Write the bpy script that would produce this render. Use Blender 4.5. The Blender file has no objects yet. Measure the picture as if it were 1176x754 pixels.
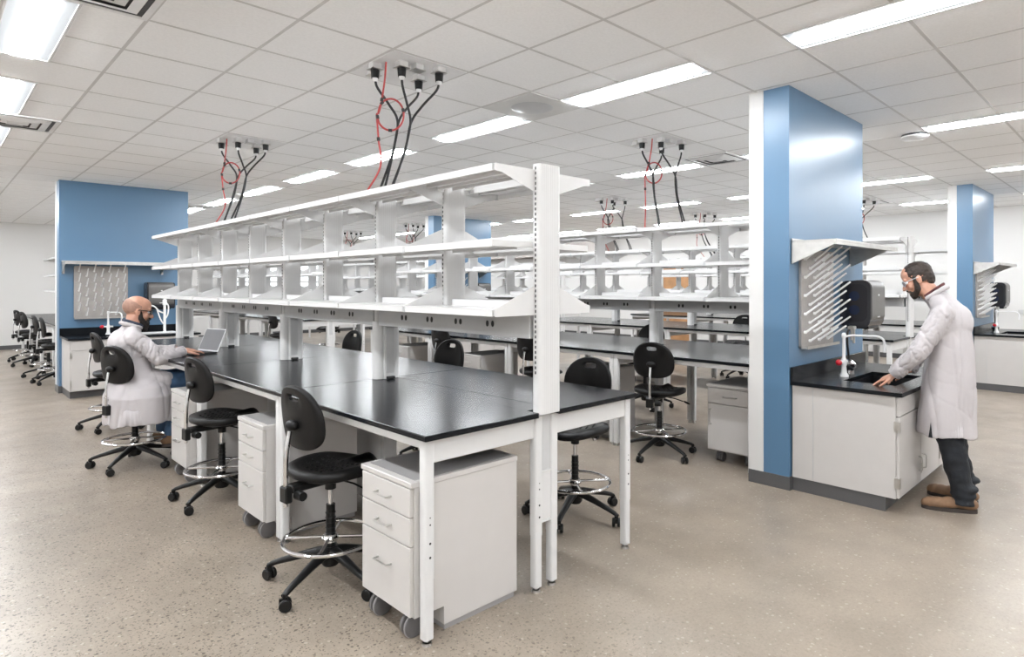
import bpy, bmesh, math, random
from mathutils import Vector, Matrix, noise
random.seed(7)
PI = math.pi
EXPOSURE = 1.54
COL = bpy.context.scene.collection
S = bpy.context.scene

# ------------------------------------------------------------------ materials
def new_mat(name):
    m = bpy.data.materials.new(name); m.use_nodes = True
    nt = m.node_tree; b = nt.nodes['Principled BSDF']
    return m, nt, b
def pmat(name, col, rough=.5, metal=0, noise_amt=.04, scale=8, bump=0, bscale=60, spec=.5, coat=0, trans=0, alpha=1):
    m, nt, b = new_mat(name)
    N = nt.nodes; L = nt.links
    tc = N.new('ShaderNodeTexCoord'); nz = N.new('ShaderNodeTexNoise')
    nz.inputs['Scale'].default_value = scale; nz.inputs['Detail'].default_value = 4
    L.new(tc.outputs['Object'], nz.inputs['Vector'])
    cr = N.new('ShaderNodeValToRGB')
    cr.color_ramp.elements[0].position = .3; cr.color_ramp.elements[1].position = .7
    c = Vector(col[:3])
    a = [max(0, x*(1-noise_amt)) for x in c]; d = [min(1, x*(1+noise_amt)) for x in c]
    cr.color_ramp.elements[0].color = (*a, 1); cr.color_ramp.elements[1].color = (*d, 1)
    L.new(nz.outputs['Fac'], cr.inputs['Fac']); L.new(cr.outputs['Color'], b.inputs['Base Color'])
    b.inputs['Roughness'].default_value = rough; b.inputs['Metallic'].default_value = metal
    b.inputs['Specular IOR Level'].default_value = spec
    b.inputs['Coat Weight'].default_value = coat
    b.inputs['Transmission Weight'].default_value = trans
    b.inputs['Alpha'].default_value = alpha
    if bump:
        n2 = N.new('ShaderNodeTexNoise'); n2.inputs['Scale'].default_value = bscale
        L.new(tc.outputs['Object'], n2.inputs['Vector'])
        bp = N.new('ShaderNodeBump'); bp.inputs['Strength'].default_value = bump; bp.inputs['Distance'].default_value = .004
        L.new(n2.outputs['Fac'], bp.inputs['Height']); L.new(bp.outputs['Normal'], b.inputs['Normal'])
    return m
M = {}
M['white'] = pmat('white powder coat', (.63,.625,.62), .38, 0, .015)
M['case'] = pmat('white cabinet enamel', (.53,.508,.49), .35, 0, .015)
M['casetop'] = pmat('grey cabinet top', (.30,.29,.285), .4)
M['greypanel'] = pmat('pale grey panel', (.50,.50,.50), .45)
M['panel'] = pmat('warm white panel', (.62,.60,.58), .5)
M['groove'] = pmat('shallow groove', (.58,.575,.57), .5)
M['whitepeg'] = pmat('white pegs', (.88,.88,.88), .35)
M['dark'] = pmat('dark slot', (.02,.02,.02), .6)
M['epoxy'] = pmat('black epoxy', (.008,.009,.011),   .21, 0, .15, 3, spec=.16)
M['plastic'] = pmat('black moulded polyurethane', (.007,.0065,.0065), .42, 0, .1, 20, .2, 160, spec=.22)
M['blackp'] = pmat('black nylon', (.007,.007,.007), .35, spec=.3)
M['greyp'] = pmat('grey caster rubber', (.30,.29,.29), .5)
M['greyw'] = pmat('grey caster shell', (.12,.115,.115), .4)
M['chrome'] = pmat('chrome', (.75,.75,.76), .12, 1, .02)
M['steel'] = pmat('brushed stainless', (.56,.55,.53), .32, 1, .08, 14)
M['sinkblack'] = pmat('black epoxy basin', (.006,.006,.007), .35)
M['silver'] = pmat('silver aluminium', (.52,.52,.53), .38, .6, .03)
M['blue'] = pmat('blue satin paint', (.080,.172,.285), .35, 0, .02, 2, .05, 30, spec=.75)
M['base'] = pmat('dark grey cove base', (.085,.083,.085), .4)
M['wall'] = pmat('off white wall paint', (.63,.62,.605), .7, 0, .01, 1)
M['tile'] = pmat('white ceiling tile', (.93,.93,.93), .9, 0, .03, 60, .2, 90)
M['tbar'] = pmat('ceiling grid shadow grey', (.62,.61,.60), .5)  # bars greyed below tile white to stand in for the shadow lines
M['greytile'] = pmat('pale grey speaker tile', (.68,.675,.66), .8)
M['vent'] = pmat('vent metal', (.80,.80,.80), .5)
M['ventdark'] = pmat('vent dark void', (.07,.07,.075), .7)
M['wood'] = pmat('oak door', (.38,.20,.09), .45, 0, .15, 5)
M['cable'] = pmat('black cable jacket', (.015,.015,.017), .5)
M['red'] = pmat('red tubing', (.42,.05,.05), .45)
M['redknob'] = pmat('red knob', (.55,.015,.03), .3)
M['whitep'] = pmat('white plastic', (.78,.78,.78), .35)
M['pegboard'] = pmat('pegboard steel', (.40,.375,.355), .4, .5, .05, 20)
M['disp'] = pmat('smoke dark plastic', (.03,.03,.035), .15)
M['dispgrey'] = pmat('brushed grey dispenser', (.13,.125,.12), .36, .35, .06, 25)
M['dispblue'] = pmat('blue inner roll', (.012,.02,.05), .25)
M['soffit'] = pmat('beige soffit paint', (.36,.33,.31), .7)
M['screen'] = pmat('laptop dark', (.05,.05,.052), .3)
M['lapgrey'] = pmat('laptop grey shell', (.42,.42,.43), .35, .5)
M['keys'] = pmat('dark keys', (.03,.03,.033), .5)
M['skin'] = pmat('skin', (.56,.30,.21), .5, 0, .10, 18, .1, 90)
M['skin'].node_tree.nodes['Principled BSDF'].inputs['Subsurface Weight'].default_value = .08
M['skin'].node_tree.nodes['Principled BSDF'].inputs['Subsurface Radius'].default_value = (.02,.008,.004)
M['stubble'] = pmat('shaved hair', (.34,.195,.145), .7, 0, .15, 60)
M['beard'] = pmat('black beard hair', (.016,.012,.010), .75, 0, .3, 60, .8, 120)
M['hair'] = pmat('dark brown hair', (.026,.016,.011), .6, 0, .35, 60, .8, 150)
M['coat'] = pmat('white cotton coat', (.475,.445,.452), .8, 0, .03, 6, .25, 40)
M['shirt'] = pmat('navy shirt', (.025,.035,.06), .8)
M['maroon'] = pmat('dark plaid shirt', (.10,.03,.03), .8, 0, .6, 60)
M['jeansb'] = pmat('blue denim', (.05,.105,.20), .8, 0, .2, 14, .4, 80)
M['jeansd'] = pmat('dark denim', (.009,.011,.015), .8, 0, .35, 10, .4, 80)
M['shoe'] = pmat('tan suede', (.21,.12,.066), .7, 0, .15, 20, .3, 90)
M['sole'] = pmat('dark sole', (.04,.03,.025), .7)
M['lens'] = pmat('clear lens', (.5,.6,.68), .08, 0, 0, alpha=.28)
M['lensdark'] = pmat('tinted lens', (.02,.02,.025), .08)
M['frameg'] = pmat('clear glasses frame', (.55,.60,.65), .2)
M['trayg'] = pmat('grey tray', (.5,.5,.5), .5)

def emis(name, col, s):
    m, nt, b = new_mat(name)
    b.inputs['Base Color'].default_value = (.8,.8,.8,1)
    b.inputs['Emission Color'].default_value = (*col, 1); b.inputs['Emission Strength'].default_value = s
    return m
M['lamp'] = emis('lamp diffuser', (.93,.965,1), 25.0)
M['sky'] = emis('daylight pane', (.75,.85,.88), .42)

def floor_mat():
    m, nt, b = new_mat('polished concrete')
    N = nt.nodes; L = nt.links
    tc = N.new('ShaderNodeTexCoord')
    def nz(sc, det=5, rough=.6):
        n = N.new('ShaderNodeTexNoise'); n.inputs['Scale'].default_value = sc; n.inputs['Detail'].default_value = det
        n.inputs['Roughness'].default_value = rough; L.new(tc.outputs['Object'], n.inputs['Vector']); return n
    def ramp(src, p0, c0, p1, c1):
        r = N.new('ShaderNodeValToRGB'); e = r.color_ramp.elements
        e[0].position = p0; e[0].color = (*c0, 1); e[1].position = p1; e[1].color = (*c1, 1)
        L.new(src, r.inputs['Fac']); return r
    def mix(fac, a, c, mode='MIX'):
        x = N.new('ShaderNodeMix'); x.data_type = 'RGBA'; x.blend_type = mode
        if isinstance(fac, (int, float)): x.inputs[0].default_value = fac
        else: L.new(fac, x.inputs[0])
        for s, v in ((6, a), (7, c)):
            if isinstance(v, tuple): x.inputs[s].default_value = (*v, 1)
            else: L.new(v, x.inputs[s])
        return x.outputs[2]
    def soft(src, lo, hi, f0, f1):
        r = N.new('ShaderNodeMapRange'); r.interpolation_type = 'SMOOTHERSTEP'; L.new(src, r.inputs['Value'])
        for k_, v_ in (('From Min', f0), ('From Max', f1), ('To Min', lo), ('To Max', hi)): r.inputs[k_].default_value = v_
        return r.outputs[0]
    c = mix(soft(nz(.42, 2, .45).outputs['Fac'], 0, 1, .25, .75), (.232,.190,.150), (.310,.262,.213))
    def grade(src, lo, hi, f0, f1):
        cc = N.new('ShaderNodeCombineColor'); s_ = soft(src, lo, hi, f0, f1)
        for k_ in range(3): L.new(s_, cc.inputs[k_])
        return cc.outputs[0]
    c = mix(1.0, c, grade(nz(3.2, 5, .62).outputs['Fac'], .90, 1.09, .25, .75), 'MULTIPLY')
    c = mix(1.0, c, grade(nz(60, 4, .8).outputs['Fac'], .90, 1.08, .25, .75), 'MULTIPLY')
    # exposed aggregate: dark and pale chips, denser in patches
    def chips(scale, thr, seedoff):
        v = N.new('ShaderNodeTexVoronoi'); v.inputs['Scale'].default_value = scale; v.inputs['Randomness'].default_value = 1
        mp = N.new('ShaderNodeMapping'); mp.inputs['Location'].default_value = (seedoff, seedoff*1.7, 0)
        nn = nz(scale*1.5, 2)
        ad = N.new('ShaderNodeMix'); ad.data_type = 'RGBA'; ad.inputs[0].default_value = .012
        L.new(tc.outputs['Object'], mp.inputs['Vector'])
        L.new(mp.outputs['Vector'], ad.inputs[6]); L.new(nn.outputs['Color'], ad.inputs[7])
        L.new(ad.outputs[2], v.inputs['Vector'])
        sp = N.new('ShaderNodeSeparateColor'); L.new(v.outputs['Color'], sp.inputs['Color'])
        lt = N.new('ShaderNodeMath'); lt.operation = 'LESS_THAN'; L.new(v.outputs['Distance'], lt.inputs[0])
        mu = N.new('ShaderNodeMath'); mu.operation = 'MULTIPLY'; L.new(sp.outputs['Red'], mu.inputs[0]); mu.inputs[1].default_value = thr
        L.new(mu.outputs[0], lt.inputs[1])
        g = N.new('ShaderNodeMath'); g.operation = 'GREATER_THAN'; L.new(sp.outputs['Green'], g.inputs[0]); g.inputs[1].default_value = .5
        a = N.new('ShaderNodeMath'); a.operation = 'MULTIPLY'; L.new(lt.outputs[0], a.inputs[0]); L.new(g.outputs[0], a.inputs[1])
        return a, sp
    # aggregate shows most on the aisle side (low X), the rest was ground lightly
    sx = N.new('ShaderNodeSeparateXYZ'); L.new(tc.outputs['Object'], sx.inputs[0])
    mr = N.new('ShaderNodeMapRange'); L.new(sx.outputs['X'], mr.inputs['Value'])
    mr.inputs['From Min'].default_value = 1.2; mr.inputs['From Max'].default_value = 2.6
    mr.inputs['To Min'].default_value = 1; mr.inputs['To Max'].default_value = .16
    a1, s1 = chips(52, .42, 0); a2, s2 = chips(110, .55, 3.1)
    for a, dark in ((a1, (.055,.042,.033)), (a2, (.09,.07,.052))):
        f = N.new('ShaderNodeMath'); f.operation = 'MULTIPLY'; L.new(a.outputs[0], f.inputs[0]); L.new(mr.outputs[0], f.inputs[1])
        f2 = N.new('ShaderNodeMath'); f2.operation = 'MULTIPLY'; L.new(f.outputs[0], f2.inputs[0]); f2.inputs[1].default_value = .8
        c = mix(f2.outputs[0], c, dark)
    a3, s3 = chips(40, .33, 9.3)
    f = N.new('ShaderNodeMath'); f.operation = 'MULTIPLY'; L.new(a3.outputs[0], f.inputs[0]); f.inputs[1].default_value = .35
    c = mix(f.outputs[0], c, (.55,.5,.43))
    L.new(c, b.inputs['Base Color'])
    L.new(soft(nz(2.0, 4, .6).outputs['Fac'], .285, .40, .25, .75), b.inputs['Roughness'])
    return m
M['floor'] = floor_mat()

# ------------------------------------------------------------------ mesh builder
class MB:
    def __init__(s): s.v = []; s.f = []
    def add(s, vs, fs):
        o = len(s.v); s.v += [tuple(v) for v in vs]; s.f += [tuple(i+o for i in f) for f in fs]; return s
    def box(s, x0, x1, y0, y1, z0, z1):
        return s.add([(x0,y0,z0),(x1,y0,z0),(x1,y1,z0),(x0,y1,z0),(x0,y0,z1),(x1,y0,z1),(x1,y1,z1),(x0,y1,z1)],
                     [(3,2,1,0),(4,5,6,7),(0,1,5,4),(1,2,6,5),(2,3,7,6),(3,0,4,7)])
    def rbox(s, x0, x1, y0, y1, z0, z1, r=.004):
        # chamfered box
        vs = []; 
        for (ix, iy, iz) in [(a,b,c) for a in (0,1) for b in (0,1) for c in (0,1)]:
            X = (x0,x1)[ix]; Y = (y0,y1)[iy]; Z = (z0,z1)[iz]
            dx = r*(1-2*ix); dy = r*(1-2*iy); dz = r*(1-2*iz)
            vs += [(X,Y+dy,Z+dz),(X+dx,Y,Z+dz),(X+dx,Y+dy,Z)]
        def I(a,b,c,k): return (a*4+b*2+c)*3+k
        fs = [(I(0,0,0,0),I(0,0,1,0),I(0,1,1,0),I(0,1,0,0)),(I(1,0,0,0),I(1,1,0,0),I(1,1,1,0),I(1,0,1,0)),
              (I(0,0,0,1),I(1,0,0,1),I(1,0,1,1),I(0,0,1,1)),(I(0,1,0,1),I(0,1,1,1),I(1,1,1,1),I(1,1,0,1)),
              (I(0,0,0,2),I(0,1,0,2),I(1,1,0,2),I(1,0,0,2)),(I(0,0,1,2),I(1,0,1,2),I(1,1,1,2),I(0,1,1,2))]
        for b in (0,1):
            for c in (0,1):
                fs.append((I(0,b,c,1),I(1,b,c,1),I(1,b,c,2),I(0,b,c,2)))
                fs.append((I(b,0,c,0),I(b,1,c,0),I(b,1,c,2),I(b,0,c,2)))
                fs.append((I(b,c,0,0),I(b,c,1,0),I(b,c,1,1),I(b,c,0,1)))
        for a in (0,1):
            for b in (0,1):
                for c in (0,1): fs.append((I(a,b,c,0),I(a,b,c,1),I(a,b,c,2)))
        return s.add(vs, fs)
    def prism(s, prof, axis, a, b):
        # prof: 2D polygon in the two other axes (cyclic order x,y,z minus axis)
        n = len(prof); vs = []
        for t in (a, b):
            for (u, w) in prof:
                vs.append({'x':(t,u,w),'y':(u,t,w),'z':(u,w,t)}[axis])
        fs = [tuple(range(n-1,-1,-1)), tuple(range(n,2*n))] + [(i,(i+1)%n,n+(i+1)%n,n+i) for i in range(n)]
        return s.add(vs, fs)
    def cyl(s, p, q, r0, r1=None, n=16, caps=True):
        r1 = r0 if r1 is None else r1
        p = Vector(p); q = Vector(q); d = (q-p).normalized()
        u = d.orthogonal().normalized(); w = d.cross(u); vs = []
        for c, r in ((p,r0),(q,r1)):
            for i in range(n):
                a = 2*PI*i/n; vs.append(c+u*r*math.cos(a)+w*r*math.sin(a))
        fs = [(i,(i+1)%n,n+(i+1)%n,n+i) for i in range(n)]
        if caps: fs += [tuple(range(n-1,-1,-1)), tuple(range(n,2*n))]
        return s.add(vs, fs)
    def tube(s, pts, r, n=8, closed=False):
        pts = [Vector(p) for p in pts]; m = len(pts); vs = []; rr = r if isinstance(r, (list,tuple)) else [r]*m
        up = None
        for i, p in enumerate(pts):
            a = pts[(i-1)%m] if (closed or i) else p; b = pts[(i+1)%m] if (closed or i < m-1) else p
            d = (b-a).normalized()
            if up is None: up = d.orthogonal().normalized()
            up = (up - d*up.dot(d)); up = up.normalized() if up.length > 1e-6 else d.orthogonal().normalized()
            w = d.cross(up)
            for k in range(n):
                t = 2*PI*k/n; vs.append(p+up*rr[i]*math.cos(t)+w*rr[i]*math.sin(t))
        fs = []
        for i in range(m if closed else m-1):
            j = (i+1)%m
            for k in range(n): fs.append((i*n+k, i*n+(k+1)%n, j*n+(k+1)%n, j*n+k))
        if not closed: fs += [tuple(range(n-1,-1,-1)), tuple(range((m-1)*n, m*n))]
        return s.add(vs, fs)
    def torus(s, c, R, r, n=40, k=8):
        return s.tube([(c[0]+R*math.cos(2*PI*i/n), c[1]+R*math.sin(2*PI*i/n), c[2]) for i in range(n)], r, k, True)
    def ball(s, c, r, n=12, m=8, sc=(1,1,1), rot=None):
        vs = []; c = Vector(c)
        for j in range(1, m):
            ph = PI*j/m
            for i in range(n):
                a = 2*PI*i/n; v = Vector((math.sin(ph)*math.cos(a)*r*sc[0], math.sin(ph)*math.sin(a)*r*sc[1], math.cos(ph)*r*sc[2]))
                if rot: v = rot @ v
                vs.append(c+v)
        t = Vector((0,0,r*sc[2])); b = -t
        if rot: t = rot @ t; b = rot @ b
        vs += [c+t, c+b]; T = len(vs)-2; B = T+1
        fs = [(j*n+i, (j+1)*n+i, (j+1)*n+(i+1)%n, j*n+(i+1)%n) for j in range(m-2) for i in range(n)]
        fs += [(T, i, (i+1)%n) for i in range(n)] + [(B, (m-2)*n+(i+1)%n, (m-2)*n+i) for i in range(n)]
        return s.add(vs, fs)
    def capsule(s, p, q, r0, r1, n=14):
        s.cyl(p, q, r0, r1, n); s.ball(p, r0, n, 10); s.ball(q, r1, n, 10); return s
    def lathe(s, prof, c=(0,0,0), n=24):
        vs = []; m = len(prof)
        for r, z in prof:
            for i in range(n):
                a = 2*PI*i/n; vs.append((c[0]+r*math.cos(a), c[1]+r*math.sin(a), c[2]+z))
        fs = [(j*n+i, j*n+(i+1)%n, (j+1)*n+(i+1)%n, (j+1)*n+i) for j in range(m-1) for i in range(n)]
        fs += [tuple(range(n-1,-1,-1)), tuple(range((m-1)*n, m*n))]
        return s.add(vs, fs)
    def mesh(s, name, mat, smooth=True, ang=35):
        me = bpy.data.meshes.new(name); me.from_pydata(s.v, [], s.f); me.update()
        bm = bmesh.new(); bm.from_mesh(me); bmesh.ops.recalc_face_normals(bm, faces=bm.faces); bm.to_mesh(me); bm.free()
        me.materials.append(mat)
        if smooth:
            me.shade_smooth(); me.set_sharp_from_angle(angle=math.radians(ang))
        return me
    def obj(s, name, mat, parent=None, loc=(0,0,0), rz=0, smooth=True, ang=35):
        return mk(name, s.mesh(name, mat, smooth, ang), parent, loc, rz)
def mk(name, me, parent=None, loc=(0,0,0), rz=0):
    o = bpy.data.objects.new(name, me); COL.objects.link(o); o.location = loc; o.rotation_euler = (0,0,rz)
    if parent: o.parent = parent
    return o
def thing(name, label, cat, loc=(0,0,0), rz=0, group=None):
    o = mk(name, None, None, loc, rz); o.empty_display_size = .1
    return tag(o, label, cat, group)
def tag(o, label, cat, group=None):
    o['label'] = label; o['category'] = cat
    if group: o['group'] = group
    return o
def struct(o): o['kind'] = 'structure'; return o
def dup(root, loc, rz=0, label=None, group=None):
    r = root.copy(); COL.objects.link(r); r.location = loc; r.rotation_euler = (0,0,rz)
    if label: r['label'] = label
    if group: r['group'] = group
    for ch in list(root.children):
        c = ch.copy(); COL.objects.link(c); c.parent = r
        for g in list(ch.children):
            d = g.copy(); COL.objects.link(d); d.parent = c
    return r
def bezier(pts, n=24):
    # Catmull-Rom through points
    P = [Vector(p) for p in pts]; P = [P[0]*2-P[1]] + P + [P[-1]*2-P[-2]]; out = []
    for i in range(1, len(P)-2):
        for k in range(n):
            t = k/n; a, b, c, d = P[i-1], P[i], P[i+1], P[i+2]
            out.append(.5*((2*b)+(c-a)*t+(2*a-5*b+4*c-d)*t*t+(-a+3*b-3*c+d)*t*t*t))
    out.append(P[-2]); return out
def sup(a, b, e, n=40):
    o = []
    for i in range(n):
        t = 2*PI*i/n; c, s = math.cos(t), math.sin(t)
        o.append((a*abs(c)**(2/e)*(1 if c >= 0 else -1), b*abs(s)**(2/e)*(1 if s >= 0 else -1)))
    return o
def rrect(x0, x1, y0, y1, r, n=5):
    o = []
    for cx_, cy_, a0 in ((x1-r,y1-r,0),(x0+r,y1-r,PI/2),(x0+r,y0+r,PI),(x1-r,y0+r,1.5*PI)):
        for i in range(n+1):
            a = a0+PI/2*i/n; o.append((cx_+r*math.cos(a), cy_+r*math.sin(a)))
    return o

CEIL = 3.045
XR = [1.485 + 3.2*k for k in range(4)]          # left edges of the four bench rows
XW = [1.37, 4.61, 7.81, 11.03]                  # left edges of the sink partitions
BAY = .762

# ------------------------------------------------------------------ the room
X0, X1, Y0, Y1 = -3.5, 14.6, -3.2, 19.5
struct(MB().box(X0, X1, Y0, Y1, -.1, 0).obj('floor', M['floor'], smooth=False))
struct(MB().box(X0, X1, Y0, Y1, CEIL+.001, CEIL+.1).obj('ceiling', M['tile'], smooth=False))
g = MB(); gx = .9-.61*7; 
xs = []
while gx < X1:
    if gx > X0: g.box(gx-.010, gx+.010, Y0, Y1, CEIL, CEIL+.001)
    xs.append(gx); gx += .61
gy = 4.06-.61*11
while gy < Y1:
    if gy > Y0: g.box(X0, X1, gy-.010, gy+.010, CEIL-.0003, CEIL+.001)
    gy += .61
struct(g.obj('trim_ceiling_grid', M['tbar'], smooth=False))
struct(MB().box(X0, X1, Y1, Y1+.1, 0, CEIL+.1).obj('wall_back', M['wall'], smooth=False))
struct(MB().box(X0, X1, Y0-.1, Y0, 0, CEIL+.1).obj('wall_front', M['wall'], smooth=False))
struct(MB().box(X0-.1, X0, Y0, Y1, 0, CEIL+.1).obj('wall_left', M['wall'], smooth=False))
struct(MB().box(X1, X1+.1, Y0, Y1, 0, CEIL+.1).obj('wall_right', M['wall'], smooth=False))
struct(MB().box(X0, X1, Y1-.012, Y1, 0, .10).obj('baseboard_back', M['base'], smooth=False))
struct(MB().box(X1-.012, X1, Y0, 8.75, 0, .10).box(X1-.012, X1, 9.85, Y1-.02, 0, .10).obj('baseboard_right', M['base'], smooth=False))
struct(MB().box(X1-.6, X1, 11.5, Y1, 2.45, CEIL).obj('trim_soffit', M['soffit'], smooth=False))
struct(MB().box(X1-.02, X1, Y0, 1.9, 1.0, 1.08).obj('trim_1', M['greypanel'], smooth=False))
# wood door far across the room
d = struct(MB().rbox(X1-.06, X1-.02, 8.85, 9.75, .01, 2.1).obj('door_1', M['wood']))
mkf = MB().box(X1-.08, X1, 8.77, 8.85, 0, 2.18).box(X1-.08, X1, 9.75, 9.83, 0, 2.18).box(X1-.08, X1, 8.85, 9.75, 2.1, 2.18).obj('door_frame', M['greypanel'], d)
MB().cyl((X1-.12, 8.93, 1.0), (X1-.06, 8.93, 1.0), .012).cyl((X1-.12, 8.92, 1.0), (X1-.12, 9.04, 1.0), .01).obj('door_handle', M['steel'], d)
# window in the back wall
w = struct(MB().box(6.3, 9.2, Y1-.03, Y1-.02, 1.1, 2.2).obj('window_1', M['sky'], smooth=False))
f = MB()
for x in (6.3, 7.26, 8.22, 9.17): f.box(x-.03, x+.03, Y1-.06, Y1-.0, 1.05, 2.25)
for z in (1.07, 1.65, 2.22): f.box(6.28, 9.2, Y1-.055, Y1-.0, z-.03, z+.03)
f.obj('window_frame', M['white'], w)

# sink partitions: a blue painted end wall backed with a white one
WN = ['left', 'centre', 'rear', 'right']
WY = [11.1, 1.975, 11.1, 1.975]
for k in range(4):
    x = XW[k]; y = WY[k]; wd = 1.66 if k in (0,) else 1.62
    struct(MB().box(x, x+wd, y, y+.20, .1, CEIL+.006).obj('wall_partition_'+WN[k], M['blue'], smooth=False))
    struct(MB().box(x-.005, x+wd+.005, y+.20, y+.315, .1, CEIL+.006).obj('trim_partition_'+WN[k], M['panel'] if 0 else M['wall'], smooth=False))
    struct(MB().box(x-.008, x+wd+.008, y-.008, y+.32, 0, .1).obj('baseboard_'+WN[k], M['base'], smooth=False))

# ------------------------------------------------------------------ ceiling lights
lx = [-2.455, .298, 3.648, 6.698, 9.748, 12.798]
proto = thing('ceiling_light', 'x', 'light', (0,0,0), group='recessed strip lights in the ceiling')
fr = MB()
fr.box(0, .305, 0, .014, -.004, .004).box(0, .305, 1.206, 1.22, -.004, .004).box(0, .014, 0.014, 1.206, -.004, .004).box(.291, .305, 0.014, 1.206, -.004, .004)
fr.obj('frame', M['white'], proto, (0,0,CEIL-.003))
rf = emis('side reflector painted glow', (.93,.97,1), .20); rf.node_tree.nodes['Principled BSDF'].inputs['Base Color'].default_value = (.12,.125,.13,1)  # side reflectors: lit look put in as dark base with faint bluish glow
MB().box(.014,.291,.014,1.206,0,.004).obj('side_reflector', rf, proto, (0,0,CEIL-.002), smooth=False)
MB().prism([(.084,0),(.088,-.012),(.100,-.018),(.205,-.018),(.217,-.012),(.221,0)], 'y', .05, 1.17).obj('diffuser', M['lamp'], proto, (0,0,CEIL-.002))  # drop below the frame added so the glowing sides light the ceiling
ystart = [.40+1.83*k for k in range(-2, 10)]
LROW = ['far left', 'left', 'central', 'right-hand', 'far right', 'outermost right']
ORD = ['first','second','third','fourth','fifth','sixth','seventh','eighth','ninth','tenth','eleventh','twelfth']
LR = ['', 'ceiling row at the left edge', 'ceiling row between the first and second benches', 'ceiling row between the second and third benches', 'ceiling row between the third and fourth benches', 'ceiling row beside the right wall']
def in_view(x, y):
    for yy in (y, y+.6, y+1.22):
        for xx in (x, x+.3):
            D = xx*math.cos(.78689)+yy*math.sin(.78689); l = xx*math.sin(.78689)-yy*math.cos(.78689)
            if D > .3:
                u = 620.6+l/D*710.8; v = 327.26-1.5/D*710.8
                if -5 < u < 1180 and v > -5: return True
    return False
first = True
for i, x in enumerate(lx):
    n_ = 0
    for j, y in enumerate(ystart):
        if y+1.22 > Y1: continue
        if in_view(x, y):
            lab = '%s strip light from the camera in the %s' % (ORD[n_] if n_ else 'nearest', LR[i]); n_ += 1
        else: lab = 'strip light of the same ceiling grid, just outside the picture'
        if first: proto.location = (x, y, 0); proto['label'] = lab; first = False
        else: dup(proto, (x, y, 0), 0, lab)
# speaker tile, vents, detector
t = thing('speaker_tile', 'pale perforated speaker tile with grey round centre between two ceiling lights', 'speaker', (3.34+.305, 3.755, CEIL-.004))
MB().box(-.295,.295,-.295,.295,-.002,.004).obj('tile', M['greytile'], t, smooth=False)
MB().lathe([(.18,-.003),(.16,-.007),(0.001,-.007)], n=32).obj('grille', M['greypanel'], t)
def vent(x, y, label, rz=0):
    t = thing('air_vent', label, 'vent', (x, y, CEIL-.004), rz, 'air vents in the ceiling')
    m = MB(); m.box(-.3,.3,-.3,-.27,-.006,.004).box(-.3,.3,.27,.3,-.006,.004).box(-.3,-.27,-.27,.27,-.006,.004).box(.27,.3,-.27,.27,-.006,.004)
    m.obj('frame', M['vent'], t, smooth=False)
    MB().box(-.27,.27,-.27,.27,-.001,.004).obj('throat', M['ventdark'], t, smooth=False)
    m = MB()
    for r in (.24, .17, .10, .03):
        for a in range(4):
            R = Matrix.Rotation(a*PI/2, 3, 'Z'); q = [R@Vector(v) for v in ((-r,-r,-.002),(r,-r,-.002),(r-.06,-r+.06,-.016),(-r+.06,-r+.06,-.016),(-r,-r,-.005),(r,-r,-.005),(r-.06,-r+.06,-.019),(-r+.06,-r+.06,-.019))] if r > .04 else None
            if q: m.add(q, [(0,1,2,3),(7,6,5,4),(0,4,5,1),(2,6,7,3)])
    m.box(-.06,.06,-.06,.06,-.02,-.006); m.obj('louvre', M['vent'], t, smooth=False)
    return t
vent(.595, 7.42, 'square air vent at the left edge between the second and third light')
vent(.595, 3.755, 'square air vent cut by the top edge of the photo, right of the largest light')
vent(6.695, 3.755, 'square air vent right of the cable drop above the second bench row')
vent(3.645, 12.9, 'small dark air vent just right of the left blue partition')
vent(12.2, 3.755, 'dark air vent above the shelves between the two right blue partitions')
t = thing('smoke_detector', 'round white ceiling detector right of the near blue partition', 'smoke detector', (7.02, 1.74, CEIL))
MB().lathe([(.125,-.018),(.125,-.030),(.10,-.045),(.0005,-.052)], n=28).obj('housing', M['whitep'], t)
MB().lathe([(.118,0),(.118,-.018)], n=28).obj('ring', M['ventdark'], t)
# ------------------------------------------------------------------ benches
BW = 1.48
def leg_mesh():
    m = MB(); r = .025
    m.prism(rrect(-r, r, -r, r, .011, 3), 'z', .285, .885)
    m.prism(rrect(-r+.0015, r-.0015, -r+.0015, r-.0015, .011, 3), 'z', .028, .285)
    m.cyl((0,0,.0),(0,0,.012),.021,.019,16); m.cyl((0,0,.012),(0,0,.03),.010,.010,10)
    for z in (.40,.44,.48,.60,.64,.72): m.cyl((r-.004,0,z),(r+.0006,0,z),.0035,n=8) if 0 else None
    return m.mesh('leg', M['white'])
LEG = leg_mesh()
hm = MB()
for z, r_ in ((.38,.0055),(.44,.0055),(.52,.004),(.55,.003)): hm.cyl((0,-.0252,z),(0,-.0262,z),r_,n=8)
HOLES = hm.mesh('adjustment_hole', M['dark'])
FOOTM = MB().cyl((0,0,0),(0,0,.012),.022,.020,16).cyl((0,0,.012),(0,0,.03),.011,n=10).mesh('foot', M['steel'])
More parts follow.
